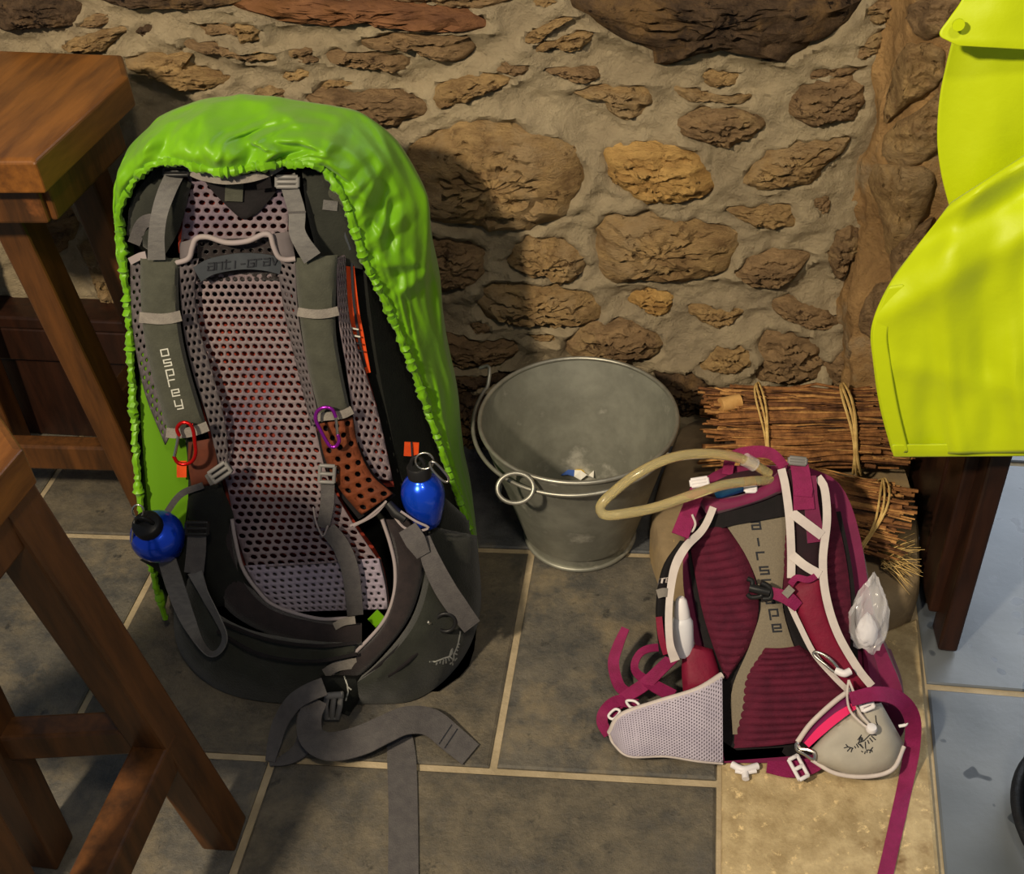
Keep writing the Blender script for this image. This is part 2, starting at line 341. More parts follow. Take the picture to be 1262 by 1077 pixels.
# ------------------------------------------------------------------ back wall
WB = Plane((-.87, 1.590, 0), 2.9, 0)
wall = bpy.data.objects.new('wall_back', None)
STN = [ # outline in the photograph, proudness in metres, material
 ([(0,0),(90,0),(97,22),(85,35),(40,36),(0,38)],.03,'stone_dark'), ([(100,22),(130,15),(135,28),(118,34),(98,34)],.02,'stone_brown'),
 ([(75,60),(100,45),(150,33),(158,38),(140,52),(128,64),(90,66)],.03,'stone_tan'), ([(165,30),(190,28),(188,42),(180,47),(170,42)],.012,'stone_dark'),
 ([(118,-6),(290,-6),(280,8),(205,12),(150,8)],.035,'stone_dark'),
 ([(285,2),(400,-2),(470,2),(560,12),(598,25),(585,40),(520,38),(450,30),(400,32),(340,25)],.04,'stone_red'), ([(470,-20),(640,-20),(612,8),(560,8),(480,0)],.02,'stone_brown'),
 ([(245,25),(300,22),(328,32),(325,50),(300,50),(280,42),(250,40)],.025,'stone_brown'), ([(290,26),(312,22),(328,34),(322,50),(298,50)],.035,'stone_tan'), ([(222,48),(250,50),(300,58),(345,58),(345,72),(310,76),(270,62),(225,55)],.035,'stone_brown'),
 ([(345,60),(385,55),(390,66),(400,75),(370,75)],.03,'stone_brown'), ([(400,65),(440,62),(500,70),(505,82),(490,90),(440,84),(410,80)],.035,'stone_brown'),
 ([(440,48),(470,36),(520,40),(575,42),(583,54),(575,70),(560,78),(530,70),(500,60),(450,60)],.035,'stone_brown'), ([(345,85),(370,80),(385,85),(382,98),(360,98),(345,92)],.02,'stone_tan'),
 ([(390,102),(410,95),(440,95),(440,103),(415,112),(392,112)],.018,'stone_tan'), ([(155,75),(200,65),(235,65),(235,80),(285,95),(275,105),(255,112),(215,112),(200,100),(165,88)],.03,'stone_tan'),
 ([(312,110),(330,103),(352,110),(355,125),(330,124),(315,124)],.025,'stone_brown'), ([(375,120),(420,108),(480,115),(525,125),(528,140),(500,150),(475,156),(440,142),(400,134)],.035,'stone_brown'),
 ([(532,118),(550,102),(605,88),(632,98),(600,115),(560,130),(538,135)],.035,'stone_tan'), ([(642,50),(650,40),(680,22),(712,18),(680,36),(665,52),(648,56)],.03,'stone_tan'),
 ([(655,60),(670,50),(728,38),(730,48),(712,62),(680,60),(658,64)],.03,'stone_tan'), ([(605,80),(620,72),(655,75),(650,92),(625,92),(608,85)],.025,'stone_brown'),
 ([(668,82),(700,80),(735,85),(738,98),(715,102),(690,94)],.025,'stone_brown'), ([(705,110),(760,105),(800,105),(802,130),(780,152),(750,140),(740,122),(710,118)],.028,'stone_tan'),
 ([(715,-8),(880,-8),(1045,-8),(1043,20),(1020,48),(985,65),(962,78),(930,72),(880,66),(820,82),(805,65),(770,52),(735,30)],.055,'stone_dark'), ([(655,-4),(695,-4),(680,8),(660,8)],.02,'stone_tan'),
 ([(506,200),(520,180),(560,160),(600,152),(660,165),(700,190),(718,225),(700,260),(675,280),(620,286),(560,282),(520,268),(505,235)],.06,'stone_tan'),
 ([(745,188),(780,178),(830,180),(862,195),(880,230),(860,246),(820,252),(785,247),(755,225)],.045,'stone_gold'), ([(738,272),(755,260),(800,262),(860,275),(898,285),(905,310),(895,335),(850,346),(800,347),(750,344),(736,310)],.045,'stone_tan'),
 ([(632,300),(650,290),(690,298),(722,318),(718,340),(695,352),(670,342),(640,340),(625,325)],.05,'stone_tan'), ([(588,352),(625,345),(690,352),(730,362),(738,388),(720,402),(640,402),(592,388)],.05,'stone_tan'),
 ([(700,408),(760,396),(800,410),(815,428),(800,443),(740,445),(695,436)],.05,'stone_brown'), ([(773,370),(795,352),(825,358),(835,372),(815,392),(795,385)],.025,'stone_gold'),
 ([(578,390),(605,388),(608,408),(582,405)],.03,'stone_brown'), ([(648,405),(690,402),(692,415),(660,416)],.03,'stone_tan'), ([(520,295),(590,300),(597,340),(560,362),(530,352)],.04,'stone_brown'),
 ([(540,412),(640,420),(622,445),(545,446)],.045,'stone_brown'), ([(545,458),(600,452),(640,452),(600,472),(550,476)],.05,'stone_dark'), ([(550,485),(610,476),(640,500),(600,545),(552,552)],.06,'stone_dark'),  # last dark stone here stands in for the wall's shade near the floor
 ([(860,88),(885,82),(915,90),(905,105),(880,108),(865,102)],.022,'stone_tan'), ([(825,106),(850,108),(900,118),(927,115),(920,128),(880,126),(840,122)],.025,'stone_tan'),
 ([(836,156),(860,135),(930,138),(942,158),(930,172),(895,183),(850,174)],.04,'stone_brown'), ([(985,86),(1010,76),(1060,76),(1060,88),(1010,96),(990,95)],.02,'stone_brown'),
 ([(975,126),(1000,100),(1060,92),(1068,120),(1055,146),(1000,156),(978,146)],.04,'stone_brown'), ([(912,222),(945,190),(990,175),(1045,168),(1037,190),(1020,205),(1010,222),(960,234),(925,232)],.04,'stone_tan'),
 ([(1065,0),(1105,-8),(1100,22),(1080,30),(1065,22)],.035,'stone_brown'), ([(1050,62),(1075,36),(1090,36),(1080,66),(1060,74)],.03,'stone_brown'), ([(960,148),(968,145),(972,158),(965,163)],.012,'stone_pink'),
 ([(893,258),(930,250),(970,250),(988,270),(960,281),(925,276)],.03,'stone_tan'), ([(1000,242),(1015,234),(1024,248),(1016,262),(1003,258)],.02,'stone_brown'),
 ([(903,337),(935,312),(980,310),(1003,318),(985,337),(960,353),(925,352)],.04,'stone_brown'), ([(950,377),(965,365),(990,370),(1020,385),(1034,400),(1000,405),(970,395)],.03,'stone_brown'),
 ([(1020,302),(1046,276),(1062,295),(1048,325),(1034,344),(1021,322)],.035,'stone_brown'), ([(843,379),(865,373),(900,380),(920,379),(892,403),(865,396)],.025,'stone_tan'),
 ([(858,446),(890,420),(925,425),(930,441),(905,457),(865,452)],.035,'stone_tan'), ([(930,447),(938,410),(975,406),(1014,425),(1010,467),(970,472),(932,468)],.04,'stone_brown'),
 ([(1015,447),(1040,430),(1075,430),(1078,472),(1025,477)],.04,'stone_brown'), ([(806,458),(860,455),(882,470),(880,498),(850,512),(825,500)],.05,'stone_dark'),
 ([(90,215),(130,225),(145,285),(110,270)],.03,'stone_brown'), ([(100,300),(150,310),(160,362),(130,382),(112,340)],.03,'stone_tan'), ([(20,250),(75,240),(95,290),(50,320),(15,300)],.03,'stone_brown'),
 ([(300,180),(420,170),(440,230),(340,250)],.03,'stone_brown'), ([(180,200),(270,190),(290,250),(200,270)],.03,'stone_tan'), ([(240,300),(380,280),(420,350),(300,370)],.03,'stone_brown'), ([(430,300),(500,290),(510,360),(440,380)],.03,'stone_brown'), ([(300,400),(420,390),(430,460),(310,470)],.03,'stone_dark')]
def uv(p): d = p-WB.O; return np.array([d@WB.r, d[2]])
def w3(u, z, h): return WB.O + WB.r*u + np.array([0,0,z]) + WB.n*h
CORNER = [(1108,-40),(1090,60),(1078,150),(1066,250),(1052,340),(1040,430),(1040,520)]
cz = np.array([uv(WB((*c, 0.02))) for c in CORNER])[::-1]
def bulge_base(u, z): return .012*fbm((u*7,z*7,1.7),3)+.008*fbm((u*22,z*22,4.1),3)+.0042*fbm((u*60,z*85,9.1),4)+.05*math.exp(-max(z,0)/.10)
shapes = []
for px, hgt, m in STN:
    Q = cr([uv(WB((*p, hgt*.6))) for p in px], 56, True); c = Q.mean(0); Q = c+(Q-c)*1.10
    if Q[:,1].max() < .0: continue
    shapes.append((Q, c, hgt, m))
gx = np.arange(-.62, 1.32, .0058); gz = np.arange(-.03, .96, .0058)
U, Z = np.meshgrid(gx, gz, indexing='ij'); Hh = np.zeros_like(U)
for i in range(len(gx)):
    for k in range(len(gz)): Hh[i,k] = bulge_base(gx[i], gz[k])
for Q, c, hgt, m in shapes:                   # mortar is smeared up against every stone
    ang = np.arctan2(Q[:,1]-c[1], Q[:,0]-c[0]); rad = np.hypot(*(Q-c).T); o = np.argsort(ang)
    a = np.arctan2(Z-c[1], U-c[0]); r = np.hypot(Z-c[1], U-c[0]); rb = np.interp(a, ang[o], rad[o], period=2*math.pi)
    nz_ = .006*np.sin(a*5+c[0]*40)+.004*np.sin(a*11+c[1]*70)
    d = r-rb; Hh += hgt*.40*np.exp(-np.clip(d,0,None)/.024)*(r < rb+.12) - np.clip(-(d+.005+nz_*np.minimum(1,rb/.05)),0,.02)*1.0
G = []
for i in range(len(gx)):
    row = []
    for k in range(len(gz)):
        uc = np.interp(gz[k], cz[:,1], cz[:,0]); u = min(gx[i], uc+.05); row.append(w3(u, gz[k], Hh[i,k]))
    G.append(row)
V, Fc = grid(G)
wall = obj('wall_back', V, Fc, 'mortar', base=WB.O, kind='structure')
def hsurf(u, z):
    i = min(max((u-gx[0])/.0058,0),len(gx)-2); k = min(max((z-gz[0])/.0058,0),len(gz)-2); return Hh[int(i+.5), int(k+.5)]
def stone(Q, hgt, m, to3, parent, seed, base):
    c = Q.mean(0); n = len(Q); K = 15; Vv = [[] for _ in range(K)]; ext = np.ptp(Q, axis=0)
    tilt = random.uniform(-.12,.25)
    jit = [1+.13*noise.noise(Vector((math.cos(6.28*i/n)*2.2, math.sin(6.28*i/n)*2.2, seed))) + .07*noise.noise(Vector((math.cos(6.28*i/n)*7, math.sin(6.28*i/n)*7, seed+3))) for i in range(n)]
    for k in range(K):
        r = (k+.001)/(K-1)
        for i in range(n):
            q = c+(Q[i]-c)*jit[i]*r
            h = hgt*(max(0,1-r**(2.2+1.2*abs(math.sin(seed)))))**.55
            st = fbm((q[0]*26+seed, q[1]*84, seed*3.1), 5); ro = fbm((q[0]*60, q[1]*70, seed), 3)
            h += (hgt*.20*(1-2*abs(st)) + .006*ro+.0045*fbm((q[0]*140,q[1]*190,seed),2))*(1-r**5)-hgt*.10 - .006*(r > .98)
            h *= 1+tilt*(c[1]-q[1])/(ext[1]+.01)
            Vv[k].append(to3(q[0], q[1], base(c[0], c[1])*.35+h))
    P = [Vv[0][0]]; Fq = []
    for k in range(1,K): P += Vv[k]
    for i in range(n): Fq.append([0, 1+i, 1+(i+1)%n])
    for k in range(K-2):
        for i in range(n): j=(i+1)%n; Fq.append([1+k*n+i, 1+(k+1)*n+i, 1+(k+1)*n+j, 1+k*n+j])
    return obj('stone', P, Fq, m, parent)
for s, (Q, c, hgt, m) in enumerate(shapes):
    stone(Q, hgt+.004, m, w3, wall, s*1.37, lambda u, z: bulge_base(u, z))
# stone pier at the right, turned towards the room
EDGE = [(1200,-40),(1172,60),(1168,150),(1170,250),(1130,330),(1110,420),(1110,520),(1115,560)]
zs = np.linspace(-.03, .96, 70); e2 = []
PY = 1.50
for z in zs:
    uc = np.interp(z, cz[:,1], cz[:,0])
    a = w3(uc-.012, z, .0); e2.append((a, np.array([a[0]+.10-.02*math.sin(z*9), PY-.02*math.sin(z*7+1), z])))
PN = np.array([-.77,-.64,0]); G = []
for t in np.linspace(0,1.75,46):
    row = []
    for (a, b), z in zip(e2, zs):
        if t <= 1: p = a*(1-t)+b*t
        else: p = b+np.array([.12*math.sin((t-1)*2.0), .62*(t-1)**1.3, 0])
        row.append(p+PN*(.022*fbm((t*3,z*8,6.6),3)+.010*fbm((t*9,z*24,2.2),3)+.003*fbm((t*30,z*80,5),3)+.02*math.sin(min(t,1)*math.pi)))
    G.append(row)
mat('pier_rock', (172,138,92), (138,108,72), sc=9, rough=.9, bump=1, bsc=40, spec=.15, dist=.012, nr=.7, c3=(150,134,108), sc3=4, t3=.5)
V, Fc = grid(G); pier = obj('wall_right', V, Fc, 'pier_rock', base=(.33,1.5,0), kind='structure')
PMP = onto([pier], 0)
def pmap(u, v, h): return PMP((u*1000, -v*1000, h))
for s, (px, hgt, m) in enumerate([([(1108,62),(1130,50),(1162,58),(1166,90),(1150,112),(1110,138),(1088,152),(1095,100)],.03,'stone_tan'),
  ([(1120,5),(1190,-6),(1165,42),(1128,45)],.02,'stone_brown'), ([(1085,178),(1105,150),(1140,130),(1162,112),(1163,175),(1140,200),(1100,205)],.028,'stone_tan'),
  ([(1072,225),(1085,200),(1140,205),(1155,225),(1145,262),(1120,300),(1095,308),(1083,265)],.03,'stone_tan'), ([(1098,305),(1150,268),(1138,302),(1118,335),(1100,345)],.025,'stone_brown'),
  ([(1060,382),(1078,350),(1100,345),(1090,380),(1078,420),(1060,408)],.03,'stone_brown')]):
    stone(cr([(p[0]/1000, -p[1]/1000) for p in px], 44, True), hgt, m, pmap, pier, 50+s*2.1, lambda u, z: 0)
# ------------------------------------------------------------------ floor
floor = obj('floor', *grid([[np.array([x,y,-.005]) for y in (-.6,.5,1.2,1.8,3.2)] for x in (-1.9,-.6,.0,.5,2.2)]), 'grout', base=(0,0,0), kind='structure')
def row(y, x): return y + .045*(x+.2)
rows = [(-.40,.035),(.035,.457),(.457,.877),(.877,1.297),(1.297,1.717)]
offs = [-.532,-.222,-.532,-.222,-.50]
g = .0056; mm = ['slate','slate_brown','slate_blue','slate','slate_brown']; q = 0
for ri, (y0, y1) in enumerate(rows):
    x = offs[ri]-.62*2
    while x < .08:
        a, b = x+g, min(x+.62, .086)-g
        if b-a > .05 and b > -1.8:
            P = [(a,row(y0,a)+g),(b,row(y0,b)+g),(b,row(y1,b)-g),(a,row(y1,a)-g)]
            mt = {(3,-.222):'slate', (3,-.842):'slate_brown', (2,-.532):'slate_brown', (2,-1.152):'slate'}.get((ri, round(x,3)), ['slate','slate_brown','slate_blue'][q % 3])
            z = random.uniform(-.0008,.0008)
            obj('tile', *prism(P, -.02, z, .0035), mt, floor, smooth=False); q += 1
        x += .62
xr = lambda y: np.interp(y, [.3,.79,1.21,1.35], [.33,.356,.38,.386])
for y0, y1 in ((.1,.56),(.56,1.083),(1.083,1.585),(1.585,2.1),(2.1,2.6)):
    for x0, x1 in ((None,1.02),(1.02,1.75)):
        f = (lambda y: xr(y)+.006) if x0 is None else (lambda y: x0+g)
        P = [(f(y0),y0+g),(x1-g,y0+g),(x1-g,y1-g),(f(y1),y1-g)]
        obj('tile', *prism(P, -.02, -.001, .003), 'slate_wet', floor, smooth=False)
SL = [(.088,.3),(.34,.3),(.354,.79),(.378,1.205),(.30,1.158),(.088,1.20)]
obj('slab', *prism(SL, -.02, .005, .004), 'sandstone', floor, smooth=False, label='long yellow sandstone slab set in the slate floor')
# hearth step under the firewood
ST = cr([(.018,1.205),(-.022,1.27),(-.03,1.36),(-.01,1.48),(.03,1.585),(.2,1.60),(.36,1.55),(.392,1.42),(.386,1.29),(.366,1.20),(.285,1.168),(.15,1.185)], 60, True)
G = []; ctr = ST.mean(0)
for q2, z in ((1.0,-.01),(1.0,.03),(.985,.055),(.96,.066),(.9,.070),(.6,.072),(.3,.072),(.02,.072)):
    G.append([np.array([*(ctr+(p-ctr)*q2), z+.004*fbm((p[0]*q2*14,p[1]*q2*14,3),3)]) for p in ST])
V, Fc = grid([list(r) for r in zip(*G)], True); obj('step_stone', V, Fc, 'hearth_stone', floor, label='raised rounded hearth stone under the firewood')
# ------------------------------------------------------------------ stools
def wood(name, V, Fc, m, parent, bev=.004): return obj(name, V, Fc, m, parent, smooth=False, bevel=bev)
def stool(label, seat, legs, stretch, zs, m='oak_leg', th=.045):
    c = np.mean(seat, 0); t = thing('bar_stool', (c[0], c[1], 0), label, 'stool', 'wooden stools')
    wood('seat', *prism(seat, zs-th, zs, .006), 'oak', t, .006)
    for a, b in legs: wood('leg', *beam(a, b, .047, .05, (1,0,0)), m, t)
    for a, b, w, d in stretch: wood('stretcher', *beam(a, b, w, d, (0,0,1)), m, t)
    ins = [np.array([*(c+(np.array(p)-c)*.80)]) for p in seat if True]
    for i in range(len(ins)):
        a, b = ins[i], ins[(i+1)%len(ins)]
        if np.linalg.norm(b-a) > .12: wood('apron', *beam([a[0],a[1],zs-th-.03], [b[0],b[1],zs-th-.03], .058, .018, (0,0,1)), m, t)
    return t
S1 = [onz(*p,.755)[:2] for p in ((42,197),(157,92),(150,66),(-140,56),(-240,199))]
S1[1] = S1[1]; 
la, lb = np.array([-.922,1.275,.712]), np.array([-.862,1.29,0])
def on(a, b, z): return a+(b-a)*((z-a[2])/(b[2]-a[2]))
j1 = on(la, lb, .17)
l1 = [(la, lb), ((-.89,1.43,.712),(-.865,1.46,0)), ((-1.18,1.275,.712),(-1.23,1.27,0)), ((-1.18,1.43,.712),(-1.22,1.46,0))]
stool('brown wooden stool with thick plank seat at the upper left by the stone wall', S1, l1,
      [(j1, on(np.array(l1[2][0]), np.array(l1[2][1]), .17), .05, .03), (on(la,lb,.26), on(np.array(l1[1][0]),np.array(l1[1][1]),.26), .04, .03)], .755)
S2 = [onz(*p,.70)[:2] for p in ((36,545),(22,508),(-120,505),(-160,760),(10,790))]
S2 = [onz(27,550,.70)[:2], onz(-2,508,.70)[:2], onz(-110,500,.70)[:2], (-1.0,.42), (-.615,.42)]
lc, ld = np.array([-.628,.70,.66]), np.array([-.560,.742,0]); le, lf = np.array([-.765,.70,.66]), np.array([-.785,.69,0])
lg, lh = np.array([-.62,.48,.66]), np.array([-.575,.43,0]); li, lj = np.array([-.80,.48,.66]), np.array([-.83,.43,0])
stool('dark wooden stool at the lower left, its leg nearer than the large backpack', S2, [(lc,ld),(le,lf),(lg,lh),(li,lj)],
      [(on(lc,ld,.245), on(le,lf,.245), .045, .032), (on(lc,ld,.222), on(lg,lh,.222), .05, .045)], .70)
t = thing('wooden_bench', (-1.1,1.5,0), 'dark low wooden bench in shadow against the wall behind the left stool', 'bench')
b0 = ony(150,397,1.50); zt = b0[2]
wood('bench_top', *box((-1.15,1.535,zt-.012), (.70,.07,.024)), 'dark_oak', t); wood('rail', *box((-1.15,1.512,zt-.06), (.66,.02,.07)), 'dark_oak', t)
wood('shade_board', *box((-1.15,1.522,(zt-.1)/2), (.72,.016,zt-.1)), 'dark_oak', t)  # dark board added to stand in for the deep shade under the stool
for x in (-1.44,-.84): wood('leg', *box((x,1.53,(zt-.024)/2), (.05,.05,zt-.024)), 'dark_oak', t)
# ------------------------------------------------------------------ bucket
BC = np.array([-.147,1.345,0.0]); BH = .25; rt, rb = .150, .086
t = thing('bucket', BC, 'galvanised metal bucket with a wire handle standing by the stone wall', 'bucket')
prof = [(0,.018),(rb-.004,.018),(rb-.002,.03)]+[(rb+(rt-rb)*s, .018+(BH-.018)*s) for s in np.linspace(.05,1,14)]
outp = [(rt+.0015,BH)]+[(rb+.002+(rt-rb)*s, BH*s) for s in np.linspace(1,0.12,14)]+[(rb+.004,.028),(rb+.003,.0),(rb-.004,.0),(rb-.004,.012),(0,.012)]
obj('body', *lathe(prof+outp, BC, n=72), 'galv', t)
ring = [BC+np.array([(rt+.001)*math.cos(a),(rt+.001)*math.sin(a),BH]) for a in np.linspace(0,2*math.pi,72,endpoint=False)]
obj('rim', *tube(ring, .0035, 8, True), 'galv_rim', t)
fr = [BC+np.array([(rb+.004)*math.cos(a),(rb+.004)*math.sin(a),.005]) for a in np.linspace(0,2*math.pi,60,endpoint=False)]
obj('foot_ring', *tube(fr, .0042, 8, True), 'galv', t)
a0, a1 = math.radians(150), math.radians(338)
for a in (a0, a1):
    d = np.array([math.cos(a), math.sin(a), 0]); s = np.array([-d[1], d[0], 0]); p = BC+d*(rt+.004)
    e = obj('handle_lug', *tube(cr([p-s*.018+[0,0,-.03], p-s*.016+[0,0,.004]+d*.004, p+[0,0,.026]+d*.010, p+s*.016+[0,0,.004]+d*.004, p+s*.018+[0,0,-.03]], 24), .0045, 8), 'galv_rim', t)
    obj('rivet', *tube([p+[0,0,-.024]-d*.004, p+[0,0,-.024]+d*.006], .006, 8), 'galv_rim', e)
HP = [BC+np.array([(rt+.012)*math.cos(a),(rt+.012)*math.sin(a),BH+.012-.028*math.sin((a-a0)/(a1-a0)*math.pi)**.6]) for a in np.linspace(a0,a1,50)]
hk = [HP[0]+np.array([-.026,.006,.006]), HP[0]+np.array([-.010,.006,.010])]
hd = obj('handle', *tube(cr(hk+HP[2:-2], 80), .0032, 8), 'galv_rim', t)
c = onz(636,598,BH-.012)-np.array([0,.006,0]); vd = (CAM-c)/np.linalg.norm(CAM-c); ax = np.cross([0,0,1], vd); ax /= np.linalg.norm(ax); ay = np.cross(vd, ax)
obj('handle_ring', *tube([c+vd*.008+ax*.026*math.cos(a)+ay*.0215*math.sin(a) for a in np.linspace(0,2*math.pi,32,endpoint=False)], .0034, 8, True), 'galv_rim', hd)
c = onz(713,586,.035)
G = [[c+np.array([(i-2.5)*.011, (k-2)*.010, .016+.012*fbm((i*.9,k*.8,2),3)]) for k in range(5)] for i in range(6)]
V, Fc = grid(G); wr = thing('wrapper', c-[0,0,.015], 'crumpled white and yellow paper wrapper lying inside the metal bucket', 'wrapper')
obj('sheet', V, Fc, 'paper', wr, solid=.001, mats=['paper_yellow','paper_blue'], fm=[1 if i in (9,10,13,14) else 2 if i in (4,5,0) else 0 for i in range(len(Fc))], smooth=False)
for i, (x, y) in enumerate(((-.035,.05),(.045,.045))):
    a = i*2.0; p = BC+np.array([x, y, .022]); d = np.array([math.cos(a*3),math.sin(a*3),.15])*.02
    o = obj('bark_chip', *tube(cr([p-d, p+[0,0,.004], p+d], 6), [.003,.006,.002], 6), 'bark', base=p); tag(o, 'dark bark chip %s of the paper wrapper in the metal bucket' % ('right' if i else 'left'), 'bark', 'bark chips in the bucket')
# ------------------------------------------------------------------ firewood bundles
def bundle(c0, c1, rad, n, label, group, ties, flat=.9, back=None):
    c0 = np.array(c0); c1 = np.array(c1); T = (c1-c0)/np.linalg.norm(c1-c0); S = np.cross([0,0,1], T); S /= np.linalg.norm(S); Uu = np.cross(T, S)
    base = (c0+c1)/2; t = thing('firewood_bundle', (base[0], base[1], base[2]-rad*flat), label, 'firewood', group)
    obj('core', *tube(cr([c0+T*.02, (c0+c1)/2, c1-T*.02], 8), rad*.8, 14), 'bark', t)
    for i in range(n):
        a = random.uniform(-.45, math.pi+.45); r = rad*math.sqrt(random.uniform(.62,1.0)); w = random.choice([.0013,.0016,.002,.0025,.003,.004])
        if i % 17 == 0: w = .0055
        dl, dr = random.uniform(-.022,.05), random.uniform(-.05,.022); a2 = a+random.gauss(0,.16)
        if i % 9 == 0: a2 = a+random.gauss(0,.45)
        P = []
        for s in (0,.25,.5,.75,1):
            an = a*(1-s)+a2*s; q = c0+(c1-c0)*s+T*(dl*(1-s)+dr*s); pinch = 1-.07*math.sin(s*math.pi*2)**2
            P.append(q+(S*math.cos(an)+Uu*math.sin(an)*flat)*(r*pinch)+np.array([0,0,random.gauss(0,.0026)])+S*random.gauss(0,.0026))
        obj('twig', *tube(cr(P, 7), [w*1.1, w, w*.75], 5), random.choice(['twig','twig','twig_pale','twig_dark']), t)
    for s, sk, m, ww in ties:
        q = c0+(c1-c0)*s
        for e in range(3):
            ringp = [q+T*(sk*math.sin(an)*.5+.004*(e-1)+.003*math.sin(an*3+e))+(S*math.cos(an)+Uu*math.sin(an)*flat)*(rad*1.045+.001*e) for an in np.linspace(0,2*math.pi,30,endpoint=False)]
            obj('binding', *tube(ringp, ww, 5, True), m, t)
    return t, T, S, Uu
tA, T, S, Uu = bundle((.058,1.462,.146), (.352,1.480,.146), .074, 190, 'bundle of brown twigs tied with two straw bands at the foot of the wall', 'twig bundles on the hearth stone', [(.30,-.03,'straw',.0016),(.76,-.03,'straw',.0022)])
p = onpl(890,497, np.array([0,1.50,0]), np.array([0,-1,0])); p = onz(888,496,.205)
o = obj('log', *tube([p+[.0,-.010,.002], p+[.03,.004,.001]], .0125, 12), 'cut_wood', tA, label='thicker log with a pale cut end')
tB, T, S, Uu = bundle((.085,1.322,.137), (.335,1.272,.135), .062, 170, 'bundle of brown twigs with frayed right end, lying behind the small maroon backpack', 'twig bundles on the hearth stone', [(.83,.035,'straw',.0016)])
fb = MB(); q = np.array([.335,1.235,.105])
for i in range(60):
    d = np.array([random.uniform(.3,1), random.gauss(0,.35), random.gauss(0,.35)]); d /= np.linalg.norm(d); st = q+np.array([-.02,random.gauss(0,.010),random.gauss(0,.008)])
    fb.add(tube([st, st+d*.03, st+d*random.uniform(.045,.065)+[0,0,-.004]], [.0009,.0007,.0003], 4))
fb.build('straw_tuft', 'straw', tB, kind='stuff')
# ------------------------------------------------------------------ settle and coat at the right
t = thing('wooden_settle', (.43,1.2,0), 'dark wooden seat end standing on the wet floor under the yellow raincoat', 'settle')
wood('front_post', *beam((.414,1.172,.0),(.444,1.30,.95), .028, .055, (1,0,0)), 'dark_oak', t)
wood('side_panel', *beam((.402,1.228,.03),(.420,1.345,.93), .03, .075, (1,0,0)), 'dark_oak', t)
wood('back_post', *beam((.405,1.30,0),(.415,1.40,.95), .035, .05, (1,0,0)), 'dark_oak', t)
wood('shade_panel', *beam((.404,1.435,.02),(.409,1.475,.93), .016, .26, (1,0,0)), 'dark_oak', t)  # panel set here as dark fill for the shaded floor beside the step
wood('foot', *beam((.412,1.24,.022),(.414,1.32,.022), .05, .035, (0,0,1)), 'dark_oak', t)
wood('top_rail', *beam((.44,1.27,.955),(.44,1.57,.955), .05, .05, (1,0,0)), 'dark_oak', t)
wood('back_board', *box((.468,1.56,.46), (.13,.02,.92)), 'dark_oak', t)
CP = Plane((.4,1.115,0), -3, 6)
coat = thing('raincoat', (.42,1.10,.40), 'bright yellow high-visibility raincoat hanging over the dark wooden seat end', 'raincoat')
def drape(name, L, Rr, amp, h, m='hivis', nu=46, nv=40, sc=120, par=coat, fold=None):
    A, B = edges(L, Rr, nu); G = []
    for i in range(nu):
        r = []
        for k in range(nv):
            s = k/(nv-1); q = A[i]*(1-s)+B[i]*s; w = min(1, s*6)
            hh = q[2]+h+amp*w*fbm((q[0]/sc,q[1]/sc*.45,h*90),3)+amp*.5*w*math.sin(q[0]/38+q[1]/130+h*50)
            if fold: hh += fold(q[0], q[1])
            r.append(CP((q[0],q[1],hh)))
        G.append(r)
    return obj(name, *grid(G), m, par, solid=.0015, sub=1)
def crease(x, y):                            # diagonal tension folds running from the upper right
    d = (y-255)+.55*(x-1165); r2 = lambda c, w, a: a*max(0, 1-abs(x-c-(y-420)*.10)/w)
    vert = (r2(1165,16,.006)+r2(1212,22,-.006)+r2(1248,14,.006))*min(1, max(0,(y-300)/160))
    return vert+.012*math.exp(-(d/14)**2)-.010*math.exp(-((d-34)/18)**2)+.006*math.exp(-((d-90)/20)**2)+.006*math.exp(-((y-470-.2*(x-1200))/14)**2)*.5
drape('front_panel', [(1172,250,-.004),(1158,268,.004),(1128,306,.012),(1095,352,.02),(1074,402,.024),(1076,445,.024),(1084,500,.022),(1100,560,.02)],
      [(1420,90,.01),(1415,180,.02),(1405,250,.03),(1395,320,.03),(1380,390,.03),(1370,450,.03),(1360,510,.03),(1350,556,.03)], .016, .02, fold=crease, sc=95)
drape('side_panel', [(1176,40,.0),(1166,80,0),(1158,120,0),(1155,170,0),(1160,215,0),(1172,262,0)], [(1430,30),(1420,90),(1415,150),(1400,220),(1390,260),(1380,300)], .010, -.012)
drape('cape', [(1192,-30,0),(1186,-2,.0),(1170,22,.006),(1157,42,.010),(1168,50,.012),(1180,56,.012)], [(1450,-60),(1450,-20),(1440,20),(1430,40),(1425,60),(1420,70)], .008, .028, nu=24)
drape('hem', [(1099,548,.022),(1100,556,.022),(1101,563,.02)], [(1350,545,.03),(1350,554,.03),(1350,561,.03)], .014, .027, nu=6)
drape('edge_facing', [(1095,353,.024),(1076,404,.028),(1078,445,.028),(1086,500,.026),(1101,556,.024)], [(1116,350,.024),(1094,404,.028),(1097,445,.028),(1106,500,.026),(1120,558,.024)], .0, .0225, nu=24, nv=5)
b = CP((1181,30,.048)); obj('press_stud', *tube([b, b+CP.n*.003], .006, 12), 'hivis_inner', coat)
# coiled hose at the right border
hc = np.array([.558,.862,0.0]); cab = thing('coiled_hose', hc, 'coil of black ribbed hose lying on the wet floor at the right edge', 'hose')
for k in range(9):
    r = .085+.006*(k % 3); z = .009+.0125*k
    obj('coil', *tube([hc+np.array([(r+.008*math.sin(k))*math.cos(a), (r*1.25)*math.sin(a), z]) for a in np.linspace(0,2*math.pi,48,endpoint=False)], .0072, 8, True), 'rubber_black', cab)
